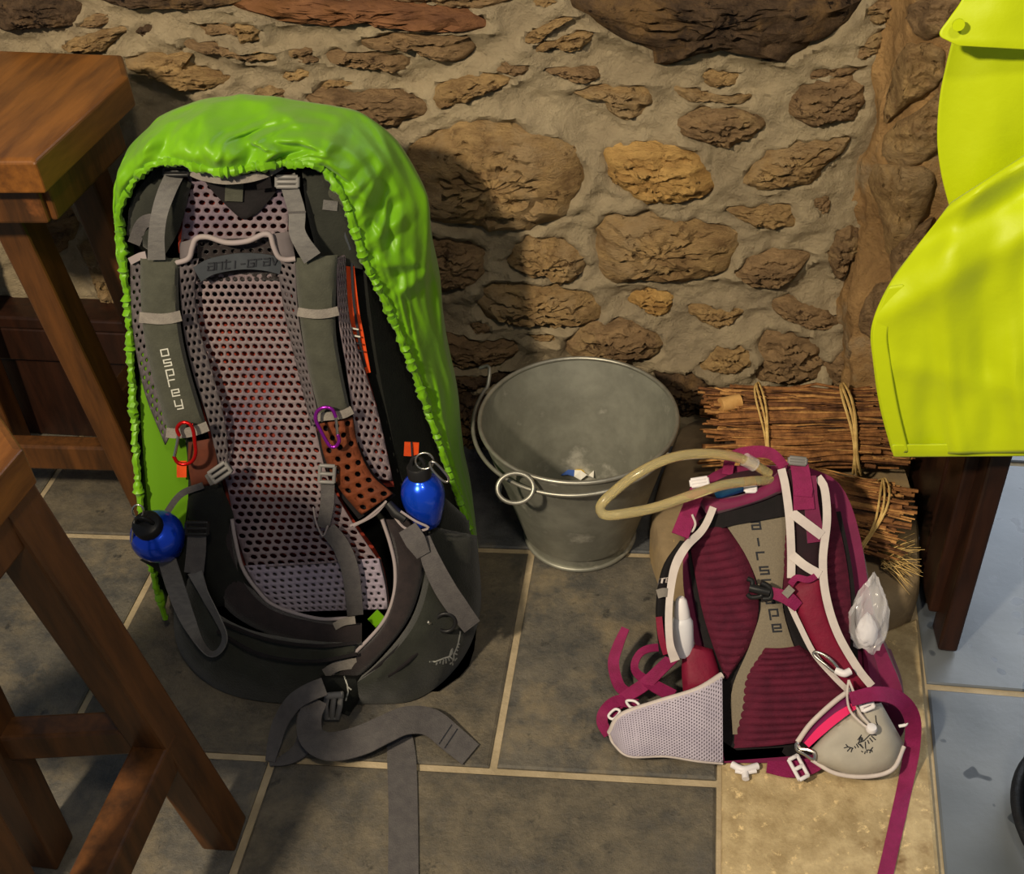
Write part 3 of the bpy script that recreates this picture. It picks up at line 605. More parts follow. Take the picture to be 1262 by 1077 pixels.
# ------------------------------------------------------------------ materials of the packs
mat('cover_green', (110,166,10), (96,152,8), sc=5, rough=.42, bump=.3, bsc=40, spec=.38, dist=.003, sheen=.1)
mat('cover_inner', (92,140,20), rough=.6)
mat('pack_green', (38,40,33), (30,32,26), sc=40, rough=.8, bump=.35, bsc=300, sheen=.15)
mat('pack_dark', (24,26,22), (18,19,17), sc=40, rough=.85, bump=.3, bsc=300)
mat('pack_brown', (42,34,34), (33,27,28), sc=60, rough=.9, bump=.4, bsc=400, sheen=.2)
mat('strap_grey', (68,69,58), (59,60,50), sc=60, rough=.8, bump=.35, bsc=400, sheen=.15)
mat('mesh_lilac', (128,114,116), (102,90,97), sc=5, rough=.8, bump=.3, bsc=300, c3=(88,75,92), sc3=5, t3=.5, w3=.15)
mat('lumbar', (150,140,152), (132,122,138), sc=12, rough=.8)
mat('mesh_grey', (94,87,88), (78,72,76), sc=12, rough=.8)
mat('back_red', (150,50,30), (70,30,28), sc=9, rough=.8, c3=(36,28,36), sc3=6, t3=.50)
mat('webbing', (106,104,101), (93,91,90), sc=80, rough=.7, bump=.4, bsc=500, stretch=(1,1,3))
mat('webbing_dark', (86,83,82), (75,72,73), sc=80, rough=.7, bump=.4, bsc=500)
mat('webbing_pale', (132,126,118), (118,112,106), sc=80, rough=.7, bump=.4, bsc=500)
mat('piping', (142,132,130), (140,130,132), sc=60, rough=.7)
mat('plastic_black', (30,30,31), rough=.4); mat('plastic_grey', (118,116,114), rough=.4)
mat('orange', (214,76,24), (180,60,20), sc=30, rough=.6); mat('rust', (112,55,27), (88,43,23), sc=20, rough=.75, bump=.3, bsc=300)
mat('brown_foam', (92,44,26), (66,34,24), sc=20, rough=.8)
mat('band_blue', (58,62,67), (48,52,57), sc=40, rough=.8); mat('ink_dark', (34,36,42), rough=.7); mat('ink_pale', (190,190,180), rough=.6)
mat('blue_metal', (20,84,240), (14,66,214), sc=6, rough=.24, metal=.6, spec=.5, coat=.4)
mat('red_metal', (190,22,22), rough=.25, metal=.7); mat('purple_metal', (158,42,170), rough=.22, metal=.8)
mat('magenta', (116,22,70), (96,18,57), sc=12, rough=.65, bump=.4, bsc=40, sheen=.2, dist=.003)
mat('magenta_web', (136,29,82), (120,24,70), sc=60, rough=.65, bump=.4, bsc=500)
mat('maroon_red', (128,22,52), (108,18,44), sc=20, rough=.6, bump=.3, bsc=80)
mat('maroon_pad', (92,25,47), (75,20,40), sc=50, rough=.85, bump=.4, bsc=400)
mat('maroon_black', (44,18,28), (30,16,22), sc=20, rough=.8)
mat('black_fabric', (26,22,24), (20,18,19), sc=60, rough=.85, bump=.3, bsc=300)
mat('grey_mesh', (126,116,98), (114,105,90), sc=500, rough=.85, bump=.3, bsc=900, dist=.001)
mat('white_trim', (202,192,186), (188,178,174), sc=40, rough=.65)
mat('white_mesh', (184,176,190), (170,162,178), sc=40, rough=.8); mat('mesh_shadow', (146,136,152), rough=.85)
mat('grey_pocket', (176,170,156), (162,156,144), sc=12, rough=.6, bump=.25, bsc=40, dist=.003)
mat('pink_zip', (226,44,104), rough=.5); mat('plum', (104,24,74), rough=.65)
mat('white_plastic', (222,218,220), rough=.4); mat('bottle_white', (226,226,232), rough=.4, trans=.15, sss=.2)
mat('blue_pouch', (36,104,168), rough=.4)
mat('tube_clear', (238,222,166), rough=.08, trans=.72, ior=1.2, spec=.9, coat=1)
mat('bag_clear', (250,248,252), rough=.14, alpha=.26, spec=1, coat=1)
mat('bag_content', (226,224,228), (206,204,210), sc=20, rough=.6)
# ------------------------------------------------------------------ large backpack
PL = Plane((-.45,1.08,0), 8, 15)
def P(p):
    q = PL(p)
    return q if q[2] > .004 else onz(p[0], p[1], .004)
def FL(p): return onz(p[0], p[1], p[2])
base = np.array([-.45,1.12,0])
bp = thing('backpack', base, 'large dark grey-green hiking backpack with lilac mesh back, leaning on the stone wall', 'backpack')
def body(pl, lev, par, m, depth, name='pack_body', dip=.004):
    # lev: y, left and right at the front, left and right further back
    Y = np.linspace(0,1,30); A = cr([(l[0], l[1], l[2], l[3], l[4]) for l in lev], 30); G = []
    for y, l0, r0, l1, r1 in A:
        row = []
        for s in np.linspace(0,1,9): row.append(pl((l0*(1-s)+r0*s, y, -.012-dip*(1-(2*s-1)**4))))
        for s in np.linspace(.2,1,5): row.append(pl((r0*(1-s)+r1*s, y, -.012-depth*.62*s)))
        e = pl((r1, y, -.012-depth*.62)); f = pl((l1, y, -.012-depth*.62)); n = pl.__self__.n if hasattr(pl,'__self__') else np.zeros(3)
        for s in np.linspace(0,1,9):
            q = e*(1-s)+f*s; q = q-NB*(depth*.38*(1-abs(2*s-1)**3)); q[2] = max(q[2], .004); row.append(q)
        for s in np.linspace(0,.8,5): row.append(pl((l1*(1-s)+l0*s, y, -.012-depth*.62*(1-s))))
        G.append(row)
    V, Fc = grid([r+[r[0]] for r in G]); m_ = len(G[0])+1
    Fc += [list(range(m_)), [(29)*m_+k for k in range(m_)]]
    return obj(name, V, Fc, m, par)
NB = PL.n
body(P, [(190,200,405,215,430),(215,178,426,180,455),(300,170,446,165,515),(380,174,456,172,528),(450,196,466,180,542),(520,228,480,185,556),(600,236,500,190,572),(680,226,560,205,584),(760,224,584,215,588),(820,256,560,240,578),(852,300,500,290,540)], bp, 'pack_dark', .19, dip=.05)
# netting back panel with real holes
hm = lambda s, t: -.020*math.sin(math.pi*s)*math.sin(math.pi*min(1,t*1.05))
TL = [(236,330,.012),(240,400,.010),(247,470,.010),(262,540,.012),(280,600,.018),(290,650,.028),(305,700,.04),(345,752,.05)]
TR = [(350,330,.012),(362,400,.012),(378,470,.012),(392,540,.014),(405,590,.02),(432,640,.03),(466,690,.042),(477,748,.05)]
obj('mesh_panel', *holed(P, TL[:-1], TR[:-1], 13, 41, .37, .36, prof=hm), 'mesh_lilac', bp, solid=.0025)
back = obj('frame_sheet', *cushion(P, [(p[0]-4,p[1],p[2]-.02) for p in TL], [(p[0]+4,p[1],p[2]-.02) for p in TR], 30, 12, -.018, .004, 2), 'back_red', bp)
lk = [(302,697,.041),(318,724,.046),(348,754,.052)], [(467,688,.043),(475,722,.048),(478,750,.052)]
obj('lumbar_knit', *holed(P, lk[0], lk[1], 16, 8, .26, .28, prof=lambda s,t: -.004*math.sin(math.pi*s)), 'lumbar', bp, solid=.003)
obj('lumbar_pad', *cushion(P, [(p[0]-3,p[1],p[2]-.004) for p in lk[0]], [(p[0]+2,p[1],p[2]-.004) for p in lk[1]], 10, 8, -.004, .01), 'mesh_grey', bp)
obj('upper_mesh', *holed(P, [(222,216,.006),(226,260,.008),(222,312,.012)], [(356,216,.006),(356,260,.008),(352,312,.012)], 11, 10, .35, .33), 'mesh_lilac', bp, solid=.0025)
obj('upper_lining', *cushion(P, [(218,212,-.004),(220,312,0)], [(360,212,-.004),(358,312,0)], 10, 6, .002, .004), 'back_red', bp)
obj('black_yoke', *cushion(P, [(246,214,.013),(262,236,.013),(288,262,.013),(298,270,.013)], [(350,214,.013),(340,236,.013),(318,262,.013),(304,270,.013)], 16, 7, .003, .004), 'black_fabric', bp)
obj('yoke_tab', *ribbon(P, [(289,226,.019),(288,248,.019)], 22), 'strap_grey', bp)
obj('collar', *holed(P, [(244,296,.030),(243,318,.026),(243,345,.016)], [(340,292,.030),(346,318,.026),(350,345,.016)], 9, 5, .3, .3, -.008), 'pack_brown', bp, solid=.002)
obj('collar_tab', *cushion(P, [(221,299,.026),(222,321,.034)], [(240,294,.034),(236,318,.038)], 8, 6, .003, .004), 'mesh_grey', bp)
obj('collar_tab', *cushion(P, [(336,288,.034),(343,317,.038)], [(358,285,.028),(364,318,.034)], 8, 6, .003, .004), 'mesh_grey', bp)
obj('collar_lining', *cushion(P, [(246,298,.022),(245,318,.018),(245,345,.010)], [(338,294,.022),(344,318,.018),(348,345,.010)], 8, 8, -.008, .003), 'pack_brown', bp)
bd = obj('label_band', *ribbon(P, [(243,338,.030),(262,328,.031),(295,322,.031),(325,323,.031),(347,328,.030)], 20, th=.002), 'band_blue', bp)
text(P, 'anti-grav', 256, 333, (7.2,-.6), (.5,-8.5), .0335, 1.6, 1.36).build('lettering', 'ink_dark', bd)
PIP = [(205,325,.036),(221,323,.038),(233,318,.040),(237,305,.041),(242,294,.041),(256,292,.041),(280,299,.041),(305,297,.041),(324,289,.041),(333,290,.041),(337,303,.041),(343,316,.040),(352,320,.038),(364,319,.036)]
obj('piping', *ptube(P, PIP, .0036, nu=70), 'piping', bp)
# shoulder harness
obj('strap_mesh', *holed(P, [(161,320,.012),(164,400,.012),(178,480,.012),(204,548,.014)], [(177,320,.03),(178,400,.03),(191,470,.03),(210,535,.03)], 2, 26, .3, .3), 'mesh_grey', bp, solid=.002)
obj('strap_mesh', *holed(P, [(221,322,.034),(222,360,.034),(227,410,.033),(238,460,.03),(258,525,.028),(272,590,.02)], [(245,318,.030),(240,360,.024),(247,410,.02),(262,460,.018),(278,525,.018),(282,590,.018)], 3, 28, .3, .3), 'mesh_grey', bp, solid=.002)
obj('strap_mesh', *holed(P, [(340,312,.030),(352,390,.022),(366,450,.018),(384,525,.018)], [(364,320,.034),(368,390,.034),(379,450,.032),(394,520,.030)], 3, 24, .3, .3), 'mesh_grey', bp, solid=.002)
obj('strap_mesh', *holed(P, [(415,318,.032),(417,390,.032),(426,450,.03),(436,520,.028),(446,588,.022)], [(425,314,.012),(430,390,.010),(447,450,.008),(466,510,.006),(484,592,.01)], 4, 28, .3, .3), 'mesh_lilac', bp, solid=.002)
obj('mesh_backing', *cushion(P, [(414,318,.0),(420,400,0),(430,470,0),(446,600,0)], [(424,318,0),(434,400,0),(464,500,0),(486,600,0)], 14, 5, .001, .003), 'back_red', bp)
obj('mesh_backing', *cushion(P, [(222,322,.004),(228,420,.004),(262,540,.004)], [(244,322,.004),(248,420,.004),(280,540,.004)], 14, 5, .001, .003), 'pack_dark', bp)
obj('strap_end', *ribbon(P, [(160,322,.026),(172,316,.033),(180,314,.035)], 9), 'piping', bp)
ls = obj('shoulder_strap', *cushion(P, [(173,318,.034),(173,360,.036),(177,410,.038),(188,465,.038),(208,535,.036)], [(221,318,.036),(220,360,.038),(224,410,.04),(235,460,.04),(255,526,.036)], 30, 11, .013, .02, wr=.0015), 'strap_grey', bp)
rs = obj('shoulder_strap', *cushion(P, [(364,318,.034),(366,360,.036),(372,410,.038),(381,460,.038),(396,520,.036)], [(416,314,.036),(414,360,.038),(414,410,.04),(422,460,.04),(433,512,.036)], 30, 11, .013, .02, wr=.003), 'strap_grey', bp)
stack(onto([ls]), 'osprey', [(203,434.5),(206.5,447),(209.5,459.5),(212.3,472),(216.5,484),(220,497)], (8.6,-1.5), (-1.7,-7.6), 0, 1.5).build('lettering', 'ink_pale', ls)
for pts, par, w in (([(172,391,.048),(184,392,.053),(197,393,.0545),(210,392,.053),(223,389,.049)], ls, 13), ([(367,384,.049),(378,386,.054),(391,387,.0555),(404,386,.054),(417,383,.050)], rs, 11),
                    ([(205,533,.046),(217,534,.050),(230,533,.051),(243,530,.050),(256,525,.046)], ls, 12), ([(392,514,.045),(402,513,.050),(413,512,.051),(424,510,.050),(434,505,.045)], rs, 10)):
    obj('keeper_band', *ribbon(P, pts, w), 'webbing_pale', par)
# lower ends of the straps
obj('strap_foot', *cushion(P, [(232,545,.026),(232,572,.026),(236,600,.028)], [(262,540,.026),(268,570,.026),(270,600,.028)], 10, 6, .006, .012), 'brown_foam', bp)
obj('strap_foot', *holed(P, [(394,522,.034),(400,560,.034),(418,600,.036),(446,634,.04)], [(434,514,.034),(441,550,.034),(458,585,.036),(484,608,.04)], 3, 9, .25, .3, .006), 'rust', bp, solid=.004)
obj('strap_foot_lining', *cushion(P, [(390,520,.026),(396,560,.026),(415,604,.028),(442,640,.032)], [(437,514,.026),(444,550,.026),(462,585,.028),(488,610,.032)], 14, 6, .004, .006), 'black_fabric', bp)
# webbing at the top
def buckle(pl, x, y, w, h, hh, par, m='plastic_grey', rot=0, name='ladder_buckle'):
    b = MB(); c, s = math.cos(rot), math.sin(rot)
    def q(a, bb, z): return pl((x+a*c-bb*s, y+a*s+bb*c, z))
    for bb in (-h/2, 0, h/2): b.add(tube([q(-w/2,bb,hh), q(0,bb,hh+.002), q(w/2,bb,hh)], .0028, 8))
    for a in (-w/2, w/2): b.add(tube([q(a,-h/2,hh), q(a,h/2,hh)], .0028, 8))
    return b.build(name, m, par)
obj('load_lifter', *ribbon(P, [(217,212,.02),(206,235,.045),(197,262,.06),(193,290,.058),(193,320,.05)], [22,22,20,20,22]), 'webbing', bp)
buckle(P, 217, 211, 30, 9, .028, bp, 'plastic_black'); 
obj('load_lifter', *ribbon(P, [(353,216,.022),(360,240,.030),(366,262,.034),(366,284,.046),(373,300,.052),(385,318,.050)], [22,21,21,20,21,24]), 'webbing', bp)
buckle(P, 354, 224, 26, 12, .030, bp); obj('strap_seam', *ribbon(P, [(355,262,.0355),(377,261,.0355)], 2), 'webbing_dark', bp)
hl = obj('haul_loop', *ribbon(P, [(234,211,.026),(248,217,.036),(275,222,.046),(305,220,.046),(330,213,.038),(347,204,.026)], 10), 'webbing_pale', bp)
obj('loop_keeper', *ribbon(P, [(323,210,.043),(326,232,.030)], 18), 'black_fabric', bp)
for pts, w, m in (([(176,262,.012),(190,252,.016),(206,236,.014)], 22, 'strap_grey'), ([(165,300,.008),(176,275,.02),(196,270,.028)], 16, 'webbing_dark'), ([(392,212,.014),(408,236,.018),(420,262,.014)], 24, 'strap_grey'),
                  ([(398,252,.022),(416,254,.018)], 12, 'webbing'), ([(402,262,.01),(412,290,.014),(420,312,.012)], 28, 'band_blue')):
    obj('top_webbing', *ribbon(P, pts, w), m, bp)
obj('top_shell', *cushion(P, [(156,290,.0),(163,244,.006),(196,202,.012)], [(200,320,.004),(222,280,.012),(236,226,.014)], 12, 8, .012, .014), 'pack_green', bp)
obj('top_shell', *cushion(P, [(372,210,.012),(378,260,.012),(392,320,.01)], [(420,206,.008),(440,262,.004),(447,332,0)], 12, 8, .010, .014), 'pack_green', bp)
# orange zip along the right side
z = obj('side_zip', *ribbon(P, [(427,306,.004),(431,350,.003),(437,400,0),(451,460,-.002)], [15,16,18,12]), 'orange', bp)
obj('zip_teeth', *ribbon(P, [(433,320,.0065),(436,370,.0055),(443,420,.0025),(450,452,.0)], 3), 'ink_dark', z)
for k in range(4): y = 404+k*9; obj('zip_stitch', *ribbon(P, [(432+k*2,y,.0065),(442+k*2,y+2,.0065)], 1.6), 'ink_pale' if k < 2 else 'ink_dark', z)
o = obj('zip_tag', *ribbon(P, [(498,553,.004),(516,554,.002)], 17), 'orange', bp); obj('tag_seam', *ribbon(P, [(507,545,.0055),(508,562,.0055)], 2), 'ink_dark', o)
obj('zip_tag', *ribbon(P, [(224,568,.0),(224,588,.0)], 12), 'orange', bp)
# hip belt
obj('belt_lining', *cushion(P, [(232,598,.02),(234,650,.03),(245,700,.05),(266,748,.07)], [(272,596,.03),(288,636,.044),(292,686,.056),(322,742,.07)], 20, 8, .012, .03), 'pack_dark', bp)
obj('belt_lining', *cushion(P, [(288,640,.048),(297,700,.058),(332,745,.075),(392,763,.09),(446,768,.10)], [(248,640,.03),(256,700,.05),(285,756,.075),(360,792,.095),(446,804,.105)], 30, 9, .012, .03), 'pack_brown', bp)
lp = obj('belt_pocket', *cushion(P, [(240,690,.05),(258,745,.07),(308,776,.09),(378,787,.10),(446,790,.105)], [(213,735,.02),(220,800,.04),(265,848,.08),(340,866,.09),(436,862,.10)], 34, 12, .036, .05, wr=.009, wsc=30), 'pack_green', bp)
for pts in ([(275,768,.115),(330,788,.132),(390,796,.138),(440,792,.132)], [(268,778,.115),(320,806,.140),(385,815,.146),(440,806,.138)]):
    obj('pocket_zip', *ptube(P, pts, .0028, 6), 'black_fabric', lp)
obj('piping', *ptube(P, [(286,640,.052),(290,665,.056),(299,700,.062),(318,728,.07),(340,747,.079),(390,762,.094),(428,762,.103)], .0028), 'piping', bp)
obj('belt_tab', *ribbon(P, [(412,772,.108),(424,766,.11),(438,764,.11)], 9), 'webbing_pale', bp)
obj('belt_lining', *cushion(P, [(474,640,.05),(487,700,.07),(474,765,.10),(436,808,.12),(408,834,.12)], [(528,640,.03),(523,700,.06),(504,762,.10),(462,816,.125),(426,848,.12)], 30, 9, .012, .03), 'pack_brown', bp)
rp = obj('belt_pocket', *cushion(P, [(528,648,.03),(524,705,.06),(506,764,.10),(466,815,.125),(428,846,.125)], [(588,660,-.03),(592,752,.01),(566,818,.06),(512,862,.085),(440,868,.10)], 34, 12, .038, .05, wr=.010, wsc=28), 'pack_green', bp)
obj('piping', *ptube(P, [(471,640,.055),(481,670,.064),(487,700,.075),(485,735,.09),(471,768,.105),(436,806,.126),(406,834,.126)], .0028), 'piping', bp)
obj('belt_tab', *ribbon(P, [(400,830,.130),(416,821,.133),(440,817,.133)], 12), 'webbing_pale', bp)
for pts in ([(540,735,.085),(515,772,.118),(480,808,.142),(446,838,.142)], [(556,750,.082),(526,792,.122),(490,825,.144),(448,848,.143)]):
    obj('pocket_zip', *ptube(P, pts, .0026, 6), 'black_fabric', rp)
obj('pull_ring', *ptube(P, [(549+12*math.cos(a), 767+11*math.sin(a), .105) for a in np.linspace(0,6.28,17)[:-1]], .0028, 8, 30, True), 'plastic_black', rp)
obj('zip_slider', *tube([P((524,769,.118)), P((530,766,.118))], .004, 8), 'steel', rp)
BIRD = [[(529,815.6),(537,815.2),(547.5,811),(554,809)],[(554,809),(556,802),(558,799)],[(554,809),(557,805.6),(558,799)],[(559.4,806),(562.6,799.3),(565,792),(567,782),(567.7,775.5)],[(554,809),(558.6,813)],[(559.4,805),(559.4,813)],[(563.5,806.5),(563.3,811),(560,814.5)],[(559.4,805),(563.5,806.5)],
        [(554.7,819),(555.5,816.8),(558.2,817.5),(557.8,820)],[(558.5,813),(558.2,817)],[(538.8,816.5),(537.6,819.5)],[(543,814.5),(541.6,819)],[(546.8,812.5),(546,818.7)],[(549.5,811.7),(549.8,817.5)],[(552.3,810.5),(554,814.5)],[(562.5,800.5),(564.3,802)],[(563.8,796.5),(565.6,798)],[(565,793),(566.4,794.5)]]
strokes(onto([rp]), BIRD, 0, 1.7).build('emblem', 'ink_pale', rp, label='pale embroidered bird emblem')
# belt end, buckle and trailing webbing
be = obj('belt_end', *cushion(P, [(396,832,.125),(386,848,.125),(390,868,.12)], [(444,832,.13),(448,852,.13),(430,882,.115)], 12, 8, .020, .02), 'pack_dark', bp)
bk = MB(); 
for dx in (-8,0,8): bk.add(tube([P((412+dx,856,.16)), P((410+dx*1.1,870,.162)), P((409+dx*.8,884,.15))], .0042, 8))
bk.add(tube([P((401,858,.16)), P((423,856,.16))], .005, 8)); bk.add(tube([P((401,884,.15)), P((418,884,.15))], .004, 8)); bk.build('side_release_buckle', 'plastic_grey', bp)
strokes(onto([be]), [[(424,833),(428,844),(429,853),(426,864)],[(428,846),(433,850)]], 0, 1.7).build('emblem', 'ink_pale', bp)
def floor_web(pts, w, m='webbing_dark', par=bp, name='trailing_webbing', nu=None): return obj(name, *ribbon(FL, pts, w, nu), m, par)
floor_web([(400,846,.105),(382,853,.10),(362,866,.08),(346,890,.045),(338,916,.02),(333,938,.006)], [22,22,21,19,17,12])
floor_web([(332,941,.004),(352,936,.006),(370,924,.012),(378,904,.035),(376,884,.06),(388,864,.085)], [6,14,20,22,20,20])
wb = floor_web([(392,862,.09),(382,884,.075),(384,908,.05),(405,920,.035),(440,914,.03),(472,900,.032),(500,888,.03),(530,890,.02),(556,910,.010),(580,930,.004)], [24,30,34,36,36,34,34,34,34,32], nu=60)
floor_web([(484,888,.022),(493,915,.004),(496,960,.0025),(497,1020,.0025),(497,1095,.0025)], [30,36,36,37,38])
for x in (541,548): strokes(onto([wb]), [[(x,917+(x-541)*.7),(x+16,893+(x-541)*.7)]], 0, 1.5).build('web_stitch', 'ink_dark', bp)
# side webbing
obj('side_webbing', *ribbon(P, [(206,690,.075),(217,725,.085),(230,760,.10),(246,792,.115),(260,806,.125),(272,800,.13),(277,784,.13),(268,762,.125),(252,732,.11),(240,704,.09)], [22,23,22,18,9,6,6,8,10,18], 60, ang=[0,0,0,.003,.008,.01,.01,.008,.004,0]), 'webbing', bp)
obj('side_webbing', *ribbon(P, [(243,646,.085),(242,676,.09),(239,706,.092)], [22,24,24]), 'webbing_dark', bp); buckle(P, 243, 651, 26, 14, .093, bp, 'plastic_black')
obj('side_webbing', *ribbon(P, [(522,662,.09),(532,692,.10),(548,724,.105),(564,748,.105),(582,772,.10)], [16,24,27,27,24]), 'webbing_dark', bp)  # darker webbing colour stands in for the shade low on the pack
obj('side_webbing', *ribbon(P, [(502,650,.09),(513,668,.098),(522,684,.10)], [24,26,18]), 'webbing_dark', bp)
obj('side_webbing', *ribbon(P, [(256,592,.05),(270,584,.055),(284,574,.055)], [14,18,14]), 'webbing', bp); buckle(P, 271, 582, 24, 14, .058, bp, rot=-.6)
obj('side_webbing', *ribbon(P, [(200,640,.02),(222,610,.03),(250,598,.045)], 8), 'webbing_dark', bp)
obj('mesh_pocket', *cushion(P, [(545,610,-.01),(535,650,.0),(528,690,.02)], [(578,640,-.06),(584,680,-.05),(588,720,-.02)], 12, 8, .014, .01), 'pack_green', bp)
obj('mesh_pocket', *cushion(P, [(172,690,.03),(196,706,.04),(214,740,.04)], [(232,660,.04),(238,700,.05),(246,745,.05)], 12, 8, .016, .02), 'pack_dark', bp)
buckle(P, 403, 584, 18, 20, .05, bp, rot=.05)
obj('lumbar_strap', *ribbon(P, [(404,594,.046),(403,622,.046),(398,650,.046)], [17,17,16]), 'webbing_dark', bp)
obj('lumbar_strap', *ribbon(P, [(404,652,.05),(420,672,.052),(432,705,.058),(438,758,.064)], [20,22,21,20]), 'webbing_dark', bp)
obj('cord', *ptube(P, [(386,625,.048),(390,645,.05),(398,660,.05),(404,648,.05)], .0014, 6), 'piping', bp)
obj('cord', *ptube(P, [(432,648,.058),(450,640,.062),(470,624,.066),(476,618,.066),(462,634,.064),(436,648,.06)], .002, 6), 'piping', bp)
obj('cord', *ptube(P, [(484,634,.075),(498,650,.085),(516,654,.09),(528,650,.09),(512,642,.088),(494,630,.08)], .0018, 6), 'piping', bp)
obj('cord_lock', *tube([P((478,620,.07)), P((488,632,.075)), P((500,640,.08))], [.006,.008,.006], 10), 'plastic_black', bp)
# ------------------------------------------------------------------ rain cover
rc = thing('rain_cover', base+[0,.14,0], 'bright lime green rain cover with gathered elastic hem stretched over the large backpack', 'rain cover')
PAIR = [((207,757,-.02),(206,735,-.10)),((192,705,-.01),(192,680,-.10)),((178,625,0),(180,600,-.1)),((169,525,.0),(172,495,-.1)),((165,430,.0),(167,400,-.1)),((158,330,.004),(158,300,-.1)),((152,268,.008),(152,235,-.08)),
 ((166,228,.022),(158,190,-.06)),((190,204,.034),(182,158,-.06)),((222,198,.04),(220,134,-.06)),((255,206,.045),(262,123,-.06)),((285,211,.046),(300,120,-.06)),((330,204,.042),(350,122,-.06)),((382,203,.036),(412,132,-.06)),((404,216,.032),(450,146,-.06)),
 ((424,244,.026),(490,178,-.065)),((437,284,.018),(522,240,-.075)),((450,322,.008),(533,305,-.08)),((474,372,-.015),(540,365,-.1)),((502,440,-.035),(551,430,-.12)),((528,510,-.05),(562,500,-.14)),((549,570,-.06),(572,560,-.15)),
 ((568,622,-.065),(581,612,-.15)),((580,662,-.065),(587,655,-.15)),((584,702,-.07),(589,690,-.15))]
n = 420; E_ = cr([a for a, b in PAIR], n); S_ = cr([b for a, b in PAIR], n); G = []; hemp = []
cen = PL((360,430,-.12)); NVC = 40
CREASE = [((222,185),(257,140)),((283,208),(258,144)),((283,208),(312,170)),((312,170),(388,164)),((430,215),(362,146)),((396,200),(420,158)),((425,240),(466,212)),((440,272),(470,206)),((452,300),(500,262)),((470,322),(532,318)),((500,300),(533,330)),((500,352),(534,326)),((182,200),(205,150)),((330,200),(345,150))]
CA = np.array([a for a, b in CREASE], float); CB = np.array([b for a, b in CREASE], float)
def tent(p):                                 # sharp folds pulled by the hem elastic
    d = CB-CA; s_ = np.clip(((p-CA)*d).sum(1)/(d*d).sum(1), 0, 1); dist = np.hypot(*(CA+d*s_[:,None]-p).T)
    return np.max(np.clip(1-dist/15, 0, 1)*(.55+.45*np.sin(math.pi*np.clip(s_,.08,.92))))
def ridged(x, y, z): return 1-2*abs(noise.noise(Vector((x, y, z))))
for i in range(n):
    t = i/(n-1); e = P(E_[i]); s_ = P(S_[i]); bk_ = s_-PL.n*.12+(cen-s_)*.18; bk_[2] = max(bk_[2], .006); row = []
    topw = math.exp(-((t-.47)/.15)**2)          # the roomy top of the cover
    side = 1/(1+math.exp(-(t-.62)*30))
    out = (s_-cen)/np.linalg.norm(s_-cen)
    mid = (e+s_)/2+PL.n*(.008+.034*topw)+out*(.004+.010*topw)
    for k in range(NVC):
        v = k/(NVC-1)
        if v <= .7:
            w = v/.7; q = e*(1-w)**2+mid*2*w*(1-w)+s_*w*w
        else:
            w = (v-.7)/.3; q = s_*(1-w)+bk_*w+out*.012*math.sin(math.pi*w)
        rad = (q-cen)/np.linalg.norm(q-cen)
        gat = math.exp(-v/.10)
        fine = .0050*ridged(t*150, v*2.5, 2)*gat
        wp = t*26+1.6*noise.noise(Vector((t*9, v*5, 1)))+v*2.5*noise.noise(Vector((t*5, 0, 8)))
        fold = (.027*ridged(wp, v*1.8, 4)-.004)*math.exp(-((v-.22)/.24)**2)*(.30+1.0*topw)
        crum = (.011*ridged(q[0]*13+5, q[2]*13, q[1]*13)+.005*ridged(q[0]*31, q[2]*31+3, q[1]*31))*topw+.011*ridged(t*11+v*2, v*4.2+.8*noise.noise(Vector((t*14,v*2,5))), 3)*(1-topw)
        soft = .010*fbm((q[0]*6, q[2]*6, q[1]*6), 2)*(1-.5*topw)
        am = min(1, v*5)*(1-max(0, v-.7)*2)
        row.append(q+PL.n*(fold+fine*.8+(crum*am*(.6+.5*topw)*.8+.015*tent(proj(q))*(v < .72)*min(1, v*8)))+rad*(fine*.8+soft*am+crum*am*.4))
    G.append(row); hemp.append(row[0]+PL.n*.001)
obj('shell', *grid(G), 'cover_green', rc, solid=.0012, sub=1, sharp=0)
hr = [.0042+.0075*abs(noise.noise(Vector((i*.42,1,1))))+.0014*noise.noise(Vector((i*.17,4,1))) for i in range(n)]
obj('elastic_hem', *tube(hemp, hr, 7), 'cover_green', rc)
obj('inside_panel', *cushion(P, [(172,430,-.006),(174,520,-.006),(180,600,-.006),(186,660,-.008)], [(212,430,-.03),(236,520,-.03),(246,600,-.03),(240,660,-.03)], 14, 8, .004, .002), 'cover_inner', rc)
obj('inside_panel', *ribbon(P, [(458,768,.07),(470,756,.07)], 14), 'cover_green', rc)
